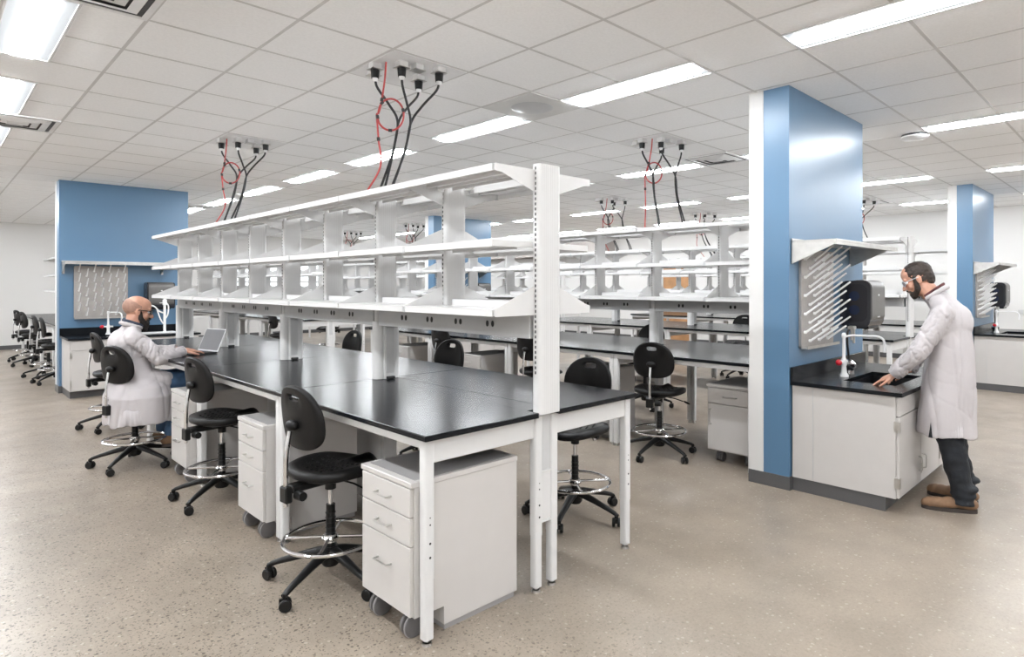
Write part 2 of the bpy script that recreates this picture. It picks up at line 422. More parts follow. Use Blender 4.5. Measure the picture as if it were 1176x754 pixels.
def make_bench(end, length=1.524, cut=0.0, panel=False):
    """origin at the low-X, low-Y corner; runs along +Y"""
    t = thing('lab_bench', 'x', 'bench'); y0 = cut; y1 = length
    m = MB(); z0, z1, r = .884, .910, .003
    if end:
        m.rbox(0, .672, y0-.035, y1-.001, z0, z1, r).rbox(.818, BW, y0-.035, y1-.001, z0, z1, r)
        m.box(.672, .818, y0+.055, y1-.001, z0+.001, z1-.0005)
    else: m.rbox(0, BW, y0+.0022, y1-.0022, z0, z1, r)
    m.obj('worktop', M['epoxy'], t)
    a = y0 if end else y0+.005
    fr = MB()
    fr.rbox(.022, .036, a+.02, y1-.02, .842, .884, .003).rbox(BW-.036, BW-.022, a+.02, y1-.02, .842, .884, .003)
    for yy in ([a+.006, y1-.03] if end else [a+.02, y1-.03]):
        fr.rbox(.05, .70, yy, yy+.022, .776, .884, .004).rbox(.79, BW-.05, yy, yy+.022, .776, .884, .004)
    fr.obj('frame', M['white'], t)
    for k, (x, y) in enumerate(((.045, a+.02), (BW-.045, a+.02), (.045, y1-.028), (BW-.045, y1-.028))):
        l = mk('leg', LEG, t, (x, y, 0)); mk('foot', FOOTM, l)
        if end and k < 2: mk('adjustment_hole', HOLES, l, rz=0)
    if end:
        for x in (.7, .812):
            l = mk('leg', LEG, t, (x, a+.018, 0)); mk('foot', FOOTM, l)
            if x < .8: mk('adjustment_hole', HOLES, l, rz=PI/2*3 if 0 else 0)
        MB().rbox(.722, .79, a+.002, a+.030, .35, .60, .003).box(.72, .792, a-.004, a+.034, .598, .604).box(.72,.792,a-.004,a+.034,.346,.352).obj('link_plate', M['white'], t)
        MB().rbox(.722, .79, a+.004, a+.028, .60, .905, .002).obj('spine_channel', M['greypanel'], t)
    # spine under the worktop
    MB().rbox(.695, .795, y1-.06, y1-.012, .02, .884, .003).obj('spine_column', M['greypanel'], t)
    if panel:
        MB().rbox(.74, .752, y0+.05, y1-.08, .03, .80, .003).obj('modesty_panel', M['white'], t)
    return t

# ------------------------------------------------------------------ racks
def slots(m, xf, z0, z1, sgn, yc):
    z = z0
    while z < z1:
        m.box(min(xf, xf+sgn*.0008), max(xf, xf+sgn*.0008), yc-.0045, yc+.0045, z, z+.014); z += .0254
XC = .745      # post centre across the bench
def post_profile(hx, hy, r):
    return rrect(-hx, hx, -hy, hy, r, 4)
PU = MB().prism(post_profile(.0775, .024, .019), 'z', 1.40, 2.14).box(-.0780,.0780,-.004,.004,1.40,2.138).mesh('upright', M['white'])
mm = MB()
for gxx in (-.045,-.03,-.015,0,.015,.03,.045): mm.box(gxx-.001, gxx+.001, -.0246, .0246, 1.40, 2.139)
GR = mm.mesh('groove', M['groove'])
mm = MB(); slots(mm, -.078, 1.43, 2.12, -1, 0); slots(mm, .078, 1.43, 2.12, 1, 0)
SL = mm.mesh('slot_strip', M['dark'])
# post standing on the worktop
PL = MB().prism(post_profile(.0775, .024, .019), 'z', .912, 2.14).box(-.0780,.0780,-.004,.004,1.27,2.138)
PLm = PL.mesh('upright', M['white'])
PBm = MB().prism(post_profile(.04, .052, .006), 'z', .912, 1.30).cyl((-.052,0,.912),(-.052,0,1.30),.043,n=24).cyl((.052,0,.912),(.052,0,1.30),.043,n=24).mesh('base_column', M['white'])
CPm = MB().rbox(-.03,.03,-.056,-.05,.95,1.26,.002).mesh('cover_plate', M['greypanel'])
GRm = MB().rbox(-.025,.03,-.075,-.048,.912,.93,.003).cyl((-.02,-.075,.922),(-.02,-.08,.922),.007,n=10).mesh('cable_outlet', M['dark'])
# full-height end post
PE = MB().prism(post_profile(.0775, .03, .022), 'z', .90, 2.145).mesh('upright', M['white'])
mm = MB()
for gxx in (-.045,-.032,-.02,0,.012,.024,.036,.05): mm.box(gxx-.0009, gxx+.0009, -.0306, .0306, .905, 2.144)
GRE = mm.mesh('groove', M['groove'])
mm = MB(); slots(mm, -.0775, 1.10, 2.12, -1, 0); slots(mm, .0775, 1.10, 2.12, 1, 0)
SLE = mm.mesh('slot_strip', M['dark'])
SH = {}
def shelf_mesh(z, sgn):
    # local: inner edge x=0 at the post face, reaching sgn*.265
    m = MB(); d = .265; L = BAY-.016
    xs = sorted((0, sgn*d))
    m.rbox(xs[0], xs[1], .008, L+.008, z-.004, z, .001)
    fx = sorted((sgn*d, sgn*(d-.006))); m.rbox(fx[0], fx[1], .008, L+.008, z-.034, z+.001, .0015)
    bx_ = sorted((0, sgn*.004)); m.box(bx_[0], bx_[1], .12, L-.08, z-.03, z+.035)
    for y in (.008, L+.004): m.box(xs[0], xs[1], y, y+.004, z-.03, z-.003)
    # stiffener under the board
    q = sorted((sgn*.10, sgn*.125)); m.box(q[0], q[1], .012, L, z-.02, z-.004)
    q = sorted((sgn*.03, sgn*.05)); m.box(q[0], q[1], .012, L, z-.02, z-.004)
    return m.mesh('shelf', M['white'])
ZS = (1.427, 1.757, 2.114)
def bracket_mesh(z, sgn, up):
    d = .262
    if up: pr = [(0, z-.034), (sgn*d, z-.034), (sgn*d, z+.004), (sgn*(d-.03), z+.012), (sgn*.012, z+.108), (0, z+.108)]
    else:  pr = [(0, z+.001), (0, z-.105), (sgn*.014, z-.105), (sgn*(d-.045), z-.038), (sgn*d, z-.034), (sgn*d, z+.001)]
    m = MB(); n = len(pr); t = .0025
    m.prism([(p[0], p[1]) for p in pr], 'y', -t, t) if 0 else None
    vs = [(p[0], -t, p[1]) for p in pr]+[(p[0], t, p[1]) for p in pr]
    m.add(vs, [tuple(range(n)), tuple(range(2*n-1, n-1, -1))]+[(i,(i+1)%n,n+(i+1)%n,n+i) for i in range(n)])
    return m.mesh('bracket', M['white'])
SHM = {(i,s): shelf_mesh(z, s) for i, z in enumerate(ZS) for s in (-1,1)}
BRM = {(i,s): bracket_mesh(z, s, i < 2) for i, z in enumerate(ZS) for s in (-1,1)}
CLM = {}
for i, z in enumerate(ZS):
    for s_ in (-1,1):
        q = sorted((s_*.245, s_*.268)); CLM[(i,s_)] = MB().box(q[0], q[1], -.012, .012, z-.036, z-.004).mesh('shelf_clip', M['silver'])
def beam_mesh(y0, y1):
    return MB().rbox(XC-.074, XC+.074, y0, y1, 1.272, 1.392, .003)
def outlets(ys):
    m = MB()
    for y in ys:
        for dy in (-.022, .022):
            for sx in (-1, 1):
                x = XC+sx*.0742; pr = [(y+dy+.0115*math.cos(a*PI/6), 1.336+.017*math.sin(a*PI/6)) for a in range(12)]
                q = sorted((x, x+sx*.002)); m.prism(pr, 'x', q[0], q[1])
    return m
BEAM = beam_mesh(.035, 1.489).mesh('power_beam', M['greypanel'])
OUT = outlets((.34,.62,.90,1.18)).mesh('outlet_pairs', M['dark'])
def make_rack(endpost=False, lastpost=False, start=0.0):
    t = thing('shelving_rack', 'x', 'shelving')
    def P(y, kind):
        if kind == 'end':
            u = mk('upright', PE, t, (XC, y-.012, 0)); mk('groove', GRE, u); mk('slot_strip', SLE, u)
        elif kind == 'base':
            u = mk('upright', PLm, t, (XC, y, 0)); mk('groove', GR, u); mk('slot_strip', SL, u)
            b = mk('base_column', PBm, t, (XC, y, 0)); mk('cover_plate', CPm, b); mk('cable_outlet', GRm, b)
        else:
            u = mk('upright', PU, t, (XC, y, 0)); mk('groove', GR, u); mk('slot_strip', SL, u)
    if start == 0: P(0, 'end' if endpost else 'base')
    P(BAY, 'mid')
    if lastpost: P(2*BAY, 'base')
    for i in range(3):
        for s_ in (-1, 1):
            for k in (0, 1):
                if start and k == 0: continue
                mk('shelf', SHM[(i,s_)], t, (XC+s_*.0775, BAY*k, 0))
            for k in ((0, 1, 2) if lastpost else (0, 1)):
                if start and k == 0: continue
                if endpost and k == 0 and i == 1: continue
                b = mk('bracket', BRM[(i,s_)], t, (XC+s_*.0775, BAY*k-(.006 if endpost and k == 0 else 0), 0))
                if k: mk('shelf_clip', CLM[(i,s_)], b)
    if start == 0:
        b = mk('power_beam', BEAM, t); mk('outlet_pairs', OUT, b)
    else:
        # first bay shortened by the partition
        for i, z in enumerate(ZS):
            for s_ in (-1, 1):
                q = sorted((XC+s_*.0775, XC+s_*.3425)); fx = sorted((XC+s_*.3365, XC+s_*.3425))
                MB().box(q[0], q[1], start, BAY-.008, z-.004, z).box(fx[0], fx[1], start, BAY-.008, z-.034, z).obj('shelf', M['white'], t)
        b = beam_mesh(start, 1.489).obj('power_beam', M['greypanel'], t); outlets((.34,.62,.90,1.18)).obj('outlet_pairs', M['dark'], b)
    return t
ROWN = ['nearest bench row', 'second bench row', 'third bench row', 'rightmost bench row']
HALF = ['', 'beyond the cross aisle in the ']
B_end = R_end = None
Y_A = 2.205
def place_rows():
    protos = {}
    def bench(kind, x, y, lab, **kw):
        if kind in protos: dup(protos[kind], (x, y, 0), 0, lab)
        else:
            b = make_bench(**kw); b.location = (x, y, 0); b['label'] = lab; protos[kind] = b
            b['group'] = 'black-topped lab benches'
    def rack(kind, x, y, lab, **kw):
        if 'r'+kind in protos: dup(protos['r'+kind], (x, y, 0), 0, lab)
        else:
            b = make_rack(**kw); b.location = (x, y, 0); b['label'] = lab; protos['r'+kind] = b
            b['group'] = 'white shelving racks standing on the benches'
    W = ['first', 'second', 'third', 'fourth']
    for r in range(4):
        x = XR[r]; walled = r in (1, 3)
        for k in range(4):
            y = Y_A + 2*BAY*k
            if r == 0:
                bl = ['black-topped bench at the free end nearest the camera, white drawer unit beneath',
                      'black-topped bench behind the nearest one, past the seam where the first wide post stands',
                      'black-topped bench of the nearest row where the seated man works at a laptop',
                      'farthest black-topped bench of the nearest row, just before the left sink'][k]
                rl = ['white two-bay shelving rack at the free end nearest the camera',
                      'white two-bay shelving rack next behind the nearest one on the same bench row',
                      'white two-bay shelving rack over the open laptop',
                      'white two-bay shelving rack at the far left tip of the nearest bench row'][k]
            else:
                bl = 'black-topped lab bench, %s from the camera end of the %s' % (W[k], ROWN[r])
                rl = 'white two-bay shelving rack, %s from the camera end of the %s' % (W[k], ROWN[r])
            if k == 0 and walled:
                bench('cut', x, y, bl, end=False, cut=.10)
                rack('cut', x, y, rl, start=.10)
            elif k == 0: bench('end', x, y, bl, end=True); rack('end', x, y, rl, endpost=True)
            elif k == 3: 
                bench('mid' if r else 'panel', x, y, bl, end=False, panel=(r == 0)); rack('last', x, y, rl, lastpost=True)
            else:
                bench('mid' if r else 'panel', x, y, bl, end=False, panel=(r == 0)); rack('mid', x, y, rl)
        # the half of the row beyond the cross aisle
        ys = 11.05 if walled else 11.35
        for k in range(4):
            y = ys + 2*BAY*k
            bl = 'black-topped lab bench, %s from the aisle in the far half of the %s' % (W[k], ROWN[r])
            rl = 'white shelving rack, %s from the aisle in the far half of the %s' % (W[k], ROWN[r])
            if k == 0 and walled: bench('end', x, y, bl, end=True); rack('end', x, y, rl, endpost=True)
            else: bench('mid', x, y, bl, end=False); rack('last' if k == 3 else 'mid', x, y, rl, lastpost=(k == 3))
place_rows()

# ------------------------------------------------------------------ lab stool
def backrest_mesh():
    # D-shaped shell with a handle slot, wrapped forward at the sides
    n = 48; hw, z0, z1 = .192, -.145, .178
    outer = []; inner = []; hc = .118
    for i in range(n):
        t = 2*PI*i/n; c, s = math.cos(t), math.sin(t)
        e = 3.0 if s < 0 else 2.3
        y = hw*abs(c)**(2/e)*(1 if c >= 0 else -1)*(1-.06*(s if s > 0 else 0)); z = (z1 if s >= 0 else -z0)*abs(s)**(2/e)*(1 if s >= 0 else -1)
        outer.append((y, z))
        y = .048*abs(c)**.5*(1 if c >= 0 else -1); z = .018*abs(s)**.7*(1 if s >= 0 else -1)+hc
        inner.append((y, z))
    K = 7; vs = []; fs = []
    def X(y, z): return .9*y*y - .06*(z*z)*2
    for side, off in ((0, .016), (1, -.016)):
        for k in range(K+1):
            f = k/K
            for i in range(n):
                y = inner[i][0]*(1-f)+outer[i][0]*f; z = inner[i][1]*(1-f)+outer[i][1]*f
                th = 1 if 0 < k < K else .55
                if k == K: y *= .99; z *= .99
                vs.append((X(y, z)+off*th, y, z))
    m = MB(); S1 = (K+1)*n
    for k in range(K):
        for i in range(n):
            j = (i+1) % n
            fs.append((k*n+i, k*n+j, (k+1)*n+j, (k+1)*n+i)); fs.append((S1+(k+1)*n+i, S1+(k+1)*n+j, S1+k*n+j, S1+k*n+i))
    # rims (outer rim gets a mid ring)
    o = len(vs)
    for i in range(n): y, z = outer[i]; vs.append((X(y, z), y, z))
    for i in range(n):
        j = (i+1) % n
        fs += [(K*n+i, K*n+j, o+j, o+i), (o+i, o+j, S1+K*n+j, S1+K*n+i), (i, S1+i, S1+j, j)]
    m.add(vs, fs); return m.mesh('backrest', M['plastic'], ang=60)
def seat_mesh():
    nr, n = 10, 56; vs = []; fs = []
    def top(x, y, rr):
        z = .012*math.cos(min(1, rr)*PI)          # general dish
        z = .030*(abs(y)/.22)**2 - .020*max(0, (x-.05)/.2)**1.6*(.4+1.2*(y/.2)**2)
        z += .028*math.exp(-((y/.035)**2))*max(0, min(1, (x+.0)/.2))      # pommel towards the front
        z += .02*max(0, (-x-.12)/.1)
        return z
    for side in (0, 1):
        for k in range(nr+1):
            f = k/nr
            for i in range(n):
                t = 2*PI*i/n; c, s = math.cos(t), math.sin(t)
                x = .215*abs(c)**.8*(1 if c >= 0 else -1); y = .225*abs(s)**.85*(1 if s >= 0 else -1)
                if c > 0: x *= 1.12; y *= (1-.10*c)
                x *= f; y *= f
                z = top(x, y, f)
                if side == 0: z -= .016*max(0, f-.85)**2/.0225
                else: z = z*.55 - .062 + .022*f**4
                vs.append((x, y, z))
    S1 = (nr+1)*n
    for k in range(nr):
        for i in range(n):
            j = (i+1) % n
            fs.append((k*n+i, k*n+j, (k+1)*n+j, (k+1)*n+i)); fs.append((S1+(k+1)*n+i, S1+(k+1)*n+j, S1+k*n+j, S1+k*n+i))
    o = len(vs)
    for i in range(n):
        a = Vector(vs[nr*n+i]); b = Vector(vs[S1+nr*n+i]); mid = (a+b)/2; vs.append((mid.x*1.025, mid.y*1.025, mid.z))
    for i in range(n):
        j = (i+1) % n; fs += [(nr*n+i, nr*n+j, o+j, o+i), (o+i, o+j, S1+nr*n+j, S1+nr*n+i)]
    m = MB(); m.add(vs, fs)
    me = m.mesh('seat', M['plastic'], ang=60)
    d = MB()
    for ix in range(5):
        for iy in range(-3, 4):
            x = -.13+ix*.045; y = iy*.045+(.0225 if ix % 2 else 0)
            if (x/.19)**2+(y/.17)**2 < 1: d.ball((x, y, top(x, y, .5)+.001), .008, 8, 6, (1.3,.8,.5))
    return me, d.mesh('grip_studs', M['plastic'])
BACKM = backrest_mesh(); SEATM, STUDM = seat_mesh()
def arm_mesh():
    m = MB(); vs = []; pts = [(0.02,.155,.034,.026),(.07,.150,.030,.024),(.16,.128,.024,.020),(.26,.100,.019,.016),(.315,.082,.017,.014),(.335,.072,.017,.010)]
    n = 10
    for x, z, w_, h in pts:
        for i in range(n):
            t = 2*PI*i/n; vs.append((x, w_*math.cos(t), z+h*math.sin(t)))
    fs = [(j*n+i, j*n+(i+1)%n, (j+1)*n+(i+1)%n, (j+1)*n+i) for j in range(len(pts)-1) for i in range(n)]+[tuple(range(n-1,-1,-1)), tuple(range((len(pts)-1)*n, len(pts)*n))]
    m.add(vs, fs); m.cyl((.325,0,.045),(.325,0,.082),.013,n=12); return m.mesh('base_arm', M['blackp'], ang=50)
ARMM = arm_mesh()
cm = MB()
for s_ in (-1, 1):
    cm.lathe([(.008,0),(.024,.0),(.029,.005),(.029,.016),(.024,.021),(.008,.021)], n=20)
# two wheels side by side, axis along y
cm = MB()
for y0_ in (-.027, .006):
    prof = [(.006,0),(.024,.0),(.029,.004),(.029,.017),(.024,.021),(.006,.021)]; n = 18; vs = []
    for r, t in prof:
        for i in range(n): a = 2*PI*i/n; vs.append((r*math.cos(a), y0_+t, .029+r*math.sin(a)))
    fs = [(j*n+i, j*n+(i+1)%n, (j+1)*n+(i+1)%n, (j+1)*n+i) for j in range(5) for i in range(n)]+[tuple(range(n-1,-1,-1)), tuple(range(5*n, 6*n))]
    cm.add(vs, fs)
cm.cyl((0,-.02,.029),(0,.02,.029),.006,n=8); cm.box(-.012,.028,-.006,.006,.03,.058)
CASM = cm.mesh('caster', M['blackp'])
# grey hub caps
hc_ = MB().cyl((0,-.0275,.029),(0,-.0285,.029),.016,n=14).cyl((0,.0275,.029),(0,.0285,.029),.016,n=14).mesh('hub_cap', M['greyp'])
def make_stool(rise=0.0, armrot=None):
    t = thing('lab_stool', 'x', 'stool')
    sz = .60+rise
    s = mk('seat', SEATM, t, (.02, 0, sz)); mk('grip_studs', STUDM, s)
    b = mk('backrest', BACKM, t, (-.185, 0, sz+.265)); b.rotation_euler = (0, math.radians(-6), 0)
    # chrome strut and its boss
    MB().tube(bezier([(-.245,0,sz-.15),(-.245,0,sz-.02),(-.243,0,sz+.10),(-.225,0,sz+.22)], 8), .0115, 10).obj('back_strut', M['chrome'], t)
    MB().ball((-.215,0,sz+.245), .034, 16, 10, (.75,1.3,.8)).obj('strut_boss', M['plastic'], t)
    m = MB().rbox(-.262,-.225,-.032,.032,sz-.13,sz-.05,.006).rbox(-.23,.10,-.035,.035,sz-.085,sz-.048,.008).rbox(-.10,.10,-.09,.09,sz-.062,sz-.040,.006)
    m.cyl((0,0,sz-.12),(0,0,sz-.06),.028,n=18)
    m.obj('tilt_mechanism', M['blackp'], t)
    MB().cyl((-.20,-.035,sz-.095),(-.20,-.085,sz-.095),.026,.022,n=12).obj('knob', M['blackp'], t)
    MB().tube([(.02,-.04,sz-.07),(.06,-.12,sz-.085),(.09,-.19,sz-.11)], .005, 8).ball((.10,-.22,sz-.12), .026, 12, 8, (.5,1.3,.35), Matrix.Rotation(.35,3,'X')).obj('lever', M['blackp'], t)
    MB().cyl((0,0,.36),(0,0,sz-.10),.013,n=16).obj('gas_piston', M['chrome'], t)
    c = MB().cyl((0,0,.10),(0,0,.40+rise*.5),.025,.023,20)
    for k in range(7): c.torus((0,0,.20+k*.026), .0245, .0025, 20, 6)
    c.obj('column', M['blackp'], t)
    rg = MB().torus((0,0,.225), .235, .0105, 56, 10).torus((0,0,.225), .034, .011, 24, 8)
    rg.cyl((0,0,.205),(0,0,.245),.034,n=20)
    for k in range(4):
        a = PI/4+k*PI/2; rg.cyl((.03*math.cos(a),.03*math.sin(a),.228),(.23*math.cos(a),.23*math.sin(a),.225),.008,n=8)
    rg.obj('foot_ring', M['chrome'], t)
    MB().lathe([(.04,.085),(.05,.10),(.05,.165),(.03,.18)], n=20).obj('base_hub', M['blackp'], t)
    a0 = armrot if armrot is not None else 0
    for k in range(5):
        a = a0+k*2*PI/5
        ar = mk('base_arm', ARMM, t); ar.rotation_euler = (0,0,a)
        cs = mk('caster', CASM, ar, (.325,0,0), rz=random.uniform(-1.2,1.2))
    return t
stools = []
def stool(x, y, rot, lab, arm=0, rise=0.0):
    key = None
    if not stools:
        t = make_stool(0, 0); stools.append(t); t.location = (x, y, 0); t.rotation_euler = (0,0,math.radians(rot)); t['label'] = lab
        t['group'] = 'black lab stools'
    else: t = dup(stools[0], (x, y, 0), math.radians(rot), lab)
    # every stool stands with its five arms turned differently
    k = 0
    for c in t.children:
        if c.name.startswith('base_arm'): c.rotation_euler = (0,0,math.radians(arm-rot)+k*2*PI/5); k += 1
    return t
stool(1.51, 3.07, 5, 'black lab stool right beside the nearest white drawer unit, chrome foot ring', 133)
stool(1.53, 4.80, 8, 'black lab stool between the two drawer units behind the frontmost stool', 143)
STM = stool(1.29, 6.23, 24, 'black lab stool the seated man in the white coat sits on', 155)
stool(1.48, 8.02, 4, 'black lab stool hidden behind the seated man, before the left sink', 160)
stool(3.10, 2.78, 188, 'black lab stool on the far side of the nearest bench end beside the tall post', 60)
stool(3.28, 4.62, 186, 'black lab stool seen over the nearest bench, its back between the first two wide posts', 20)
stool(3.22, 6.35, 182, 'black lab stool back showing over the nearest bench behind the second wide post', 30)
stool(3.26, 8.2, 184, 'black lab stool back showing over the far end of the nearest bench', 50)
stool(4.74, 3.22, 14, 'black lab stool in the aisle before the second bench row, left of the white cupboard', 255)
stool(4.84, 4.87, 0, 'black lab stool at the second bench row seen just left of the tall end post', 40)
stool(4.78, 6.42, 0, 'black lab stool at the second bench row, seen over the nearest bench between shelf posts', 10)
stool(6.48, 4.62, 184, 'black lab stool behind the second bench row, above the stool left of the cupboard', 15)
stool(9.65, 4.95, 188, 'black lab stool base seen under the second bench, beside the blue partition', 25)
stool(11.0, 4.90, 0, 'black lab stool back showing over the third bench row beside the blue partition', 5)
stool(4.82, 11.8, 0, 'small black lab stool beyond the cross aisle, left edge of the second bench row', 5)
stool(6.4, 13.1, 182, 'small distant black lab stool right of the far second bench row', 65)
for k, (yy, lab) in enumerate(((12.35,'rightmost of four black stools lined up left of the left blue partition'),(13.3,'second from the right of four black stools left of the left blue partition'),(15.3,'third from the right of four black stools left of the left blue partition'),(16.4,'leftmost of four black stools near the left edge of the photo'))):
    stool(1.50 if k < 2 else 1.52, yy, -3+5*k, lab, 150+17*k)

# ------------------------------------------------------------------ drawer units
def handle_bar(m, x, y0, y1, z, out=.028, r=.0045):
    m.tube(bezier([(x, y0, z), (x-out*.9, y0+.004, z), (x-out, y0+.014, z), (x-out, y1-.014, z), (x-out*.9, y1-.004, z), (x, y1, z)], 5), r, 8)
def make_pedestal():
    # front at x=0 facing -X, y 0..0.42, x 0..0.56
    t = thing('drawer_unit', 'x', 'drawers'); W_, D_ = .42, .61
    m = MB(); m.prism([(.015,.112),(.17,.112),(.17,.03),(D_,.03),(D_,.672),(.015,.672)], 'y', 0, W_)
    # prism 'y' expects (x,z)
    m.obj('body', M['case'], t)
    MB().rbox(-.005, D_+.004, -.004, W_+.004, .672, .697, .003).obj('top', M['case'], t)
    MB().box(.03, D_-.02, .02, W_-.02, .697, .6985).obj('top_inlay', M['casetop'], t, smooth=False)
    for z0, z1 in ((.545,.668),(.42,.541),(.118,.416)):
        d = MB().rbox(-.004, .016, .008, W_-.008, z0, z1, .003).obj('drawer', M['case'], t)
        h = MB(); handle_bar(h, -.004, W_/2-.055, W_/2+.055, (z0+z1)/2 if z1-z0 < .2 else z1-.11); h.obj('handle', M['steel'], d)
    for y in (.075, W_-.085):
        c = MB()
        for yy in (-.028, .004):
            n = 24; prof = [(.012,0),(.042,0),(.050,.004),(.050,.020),(.042,.024),(.012,.024)]; vs = []
            for r, q in prof:
                for i in range(n): a = 2*PI*i/n; vs.append((.052+r*math.cos(a), y+yy+q, .050+r*math.sin(a)))
            c.add(vs, [(j*n+i, j*n+(i+1)%n, (j+1)*n+(i+1)%n, (j+1)*n+i) for j in range(5) for i in range(n)]+[tuple(range(n-1,-1,-1)), tuple(range(5*n,6*n))])
        c.box(.037,.067,y-.004,y+.004,.05,.113)
        cc = c.obj('caster', M['greyw'], t)
        MB().torus((0,0,0), .05, .004, 24, 6).obj('tyre', M['greyp'], cc).matrix_local = Matrix.Translation((.052, y-.016, .05)) @ Matrix.Rotation(PI/2, 4, 'X')
    MB().box(.18, D_-.01, .01, W_-.01, .0, .03).obj('rear_plinth', M['greyp'], t, smooth=False)
    return t
ped = make_pedestal()
PL_ = [(1.475, 2.258, 'white three-drawer unit under the bench end nearest the camera'),
       (1.445, 3.80, 'white three-drawer unit between the first and second stools of the nearest bench'),
       (1.445, 5.32, 'white three-drawer unit beside the seated man, partly behind a stool')]
ped.location = (PL_[0][0], PL_[0][1], 0); ped['label'] = PL_[0][2]; ped['group'] = 'white drawer units on casters'
for x, y, l in PL_[1:]: dup(ped, (x, y, 0), 0, l)
dup(ped, (4.72, 3.93, 0), 0, 'white drawer unit under the second bench, behind the stool right of the tall post')
dup(ped, (4.72, 5.75, 0), 0, 'white drawer unit under the second bench seen over the nearest worktop')
dup(ped, (4.72, 7.3, 0), 0, 'white drawer unit under the far part of the second bench row')
dup(ped, (7.95, 5.6, 0), 0, 'white drawer unit under the third bench row')
# cupboard on casters
t = thing('mobile_cupboard', 'white mobile cupboard with one drawer over a door, left of the near blue partition', 'cupboard', (4.895, 2.375, 0))
MB().prism([(.015,.10),(.55,.10),(.55,.655),(.015,.655)], 'y', 0, .455).obj('body', M['case'], t)
MB().rbox(-.006,.555,-.004,.459,.655,.68,.003).obj('top', M['case'], t)
MB().box(.03,.54,.02,.44,.68,.6815).obj('top_inlay', M['casetop'], t, smooth=False)
d = MB().rbox(-.004,.016,.02,.44,.515,.645,.003).obj('drawer', M['case'], t)
h = MB(); handle_bar(h, -.004, .17, .29, .58); h.obj('handle', M['steel'], d)
d = MB().rbox(-.004,.016,.02,.44,.11,.508,.003).obj('door', M['case'], t)
h = MB().tube(bezier([(-.004,.41,.46),(-.03,.41,.455),(-.032,.41,.40),(-.032,.41,.37),(-.03,.41,.335),(-.004,.41,.33)],5), .004, 8); h.obj('handle', M['steel'], d)
MB().box(-.008,.0,.016,.024,.42,.47).box(-.008,.0,.016,.024,.14,.19).obj('hinge', M['dark'], d)
for y in (.09,.36):
    m = MB()
    for dy in (-.03,-.008,.014): m.cyl((.08,y+dy,.038),(.08,y+dy+.016,.038),.038,n=20)
    m.box(.06,.1,y-.03,y+.03,.06,.10); m.obj('caster', M['greyw'], t)
for y in (.09,.36):
    m = MB()
    for dy in (-.03,-.008,.014): m.cyl((.47,y+dy,.038),(.47,y+dy+.016,.038),.038,n=20)
    m.box(.45,.49,y-.03,y+.03,.06,.10); m.obj('caster', M['greyw'], t)

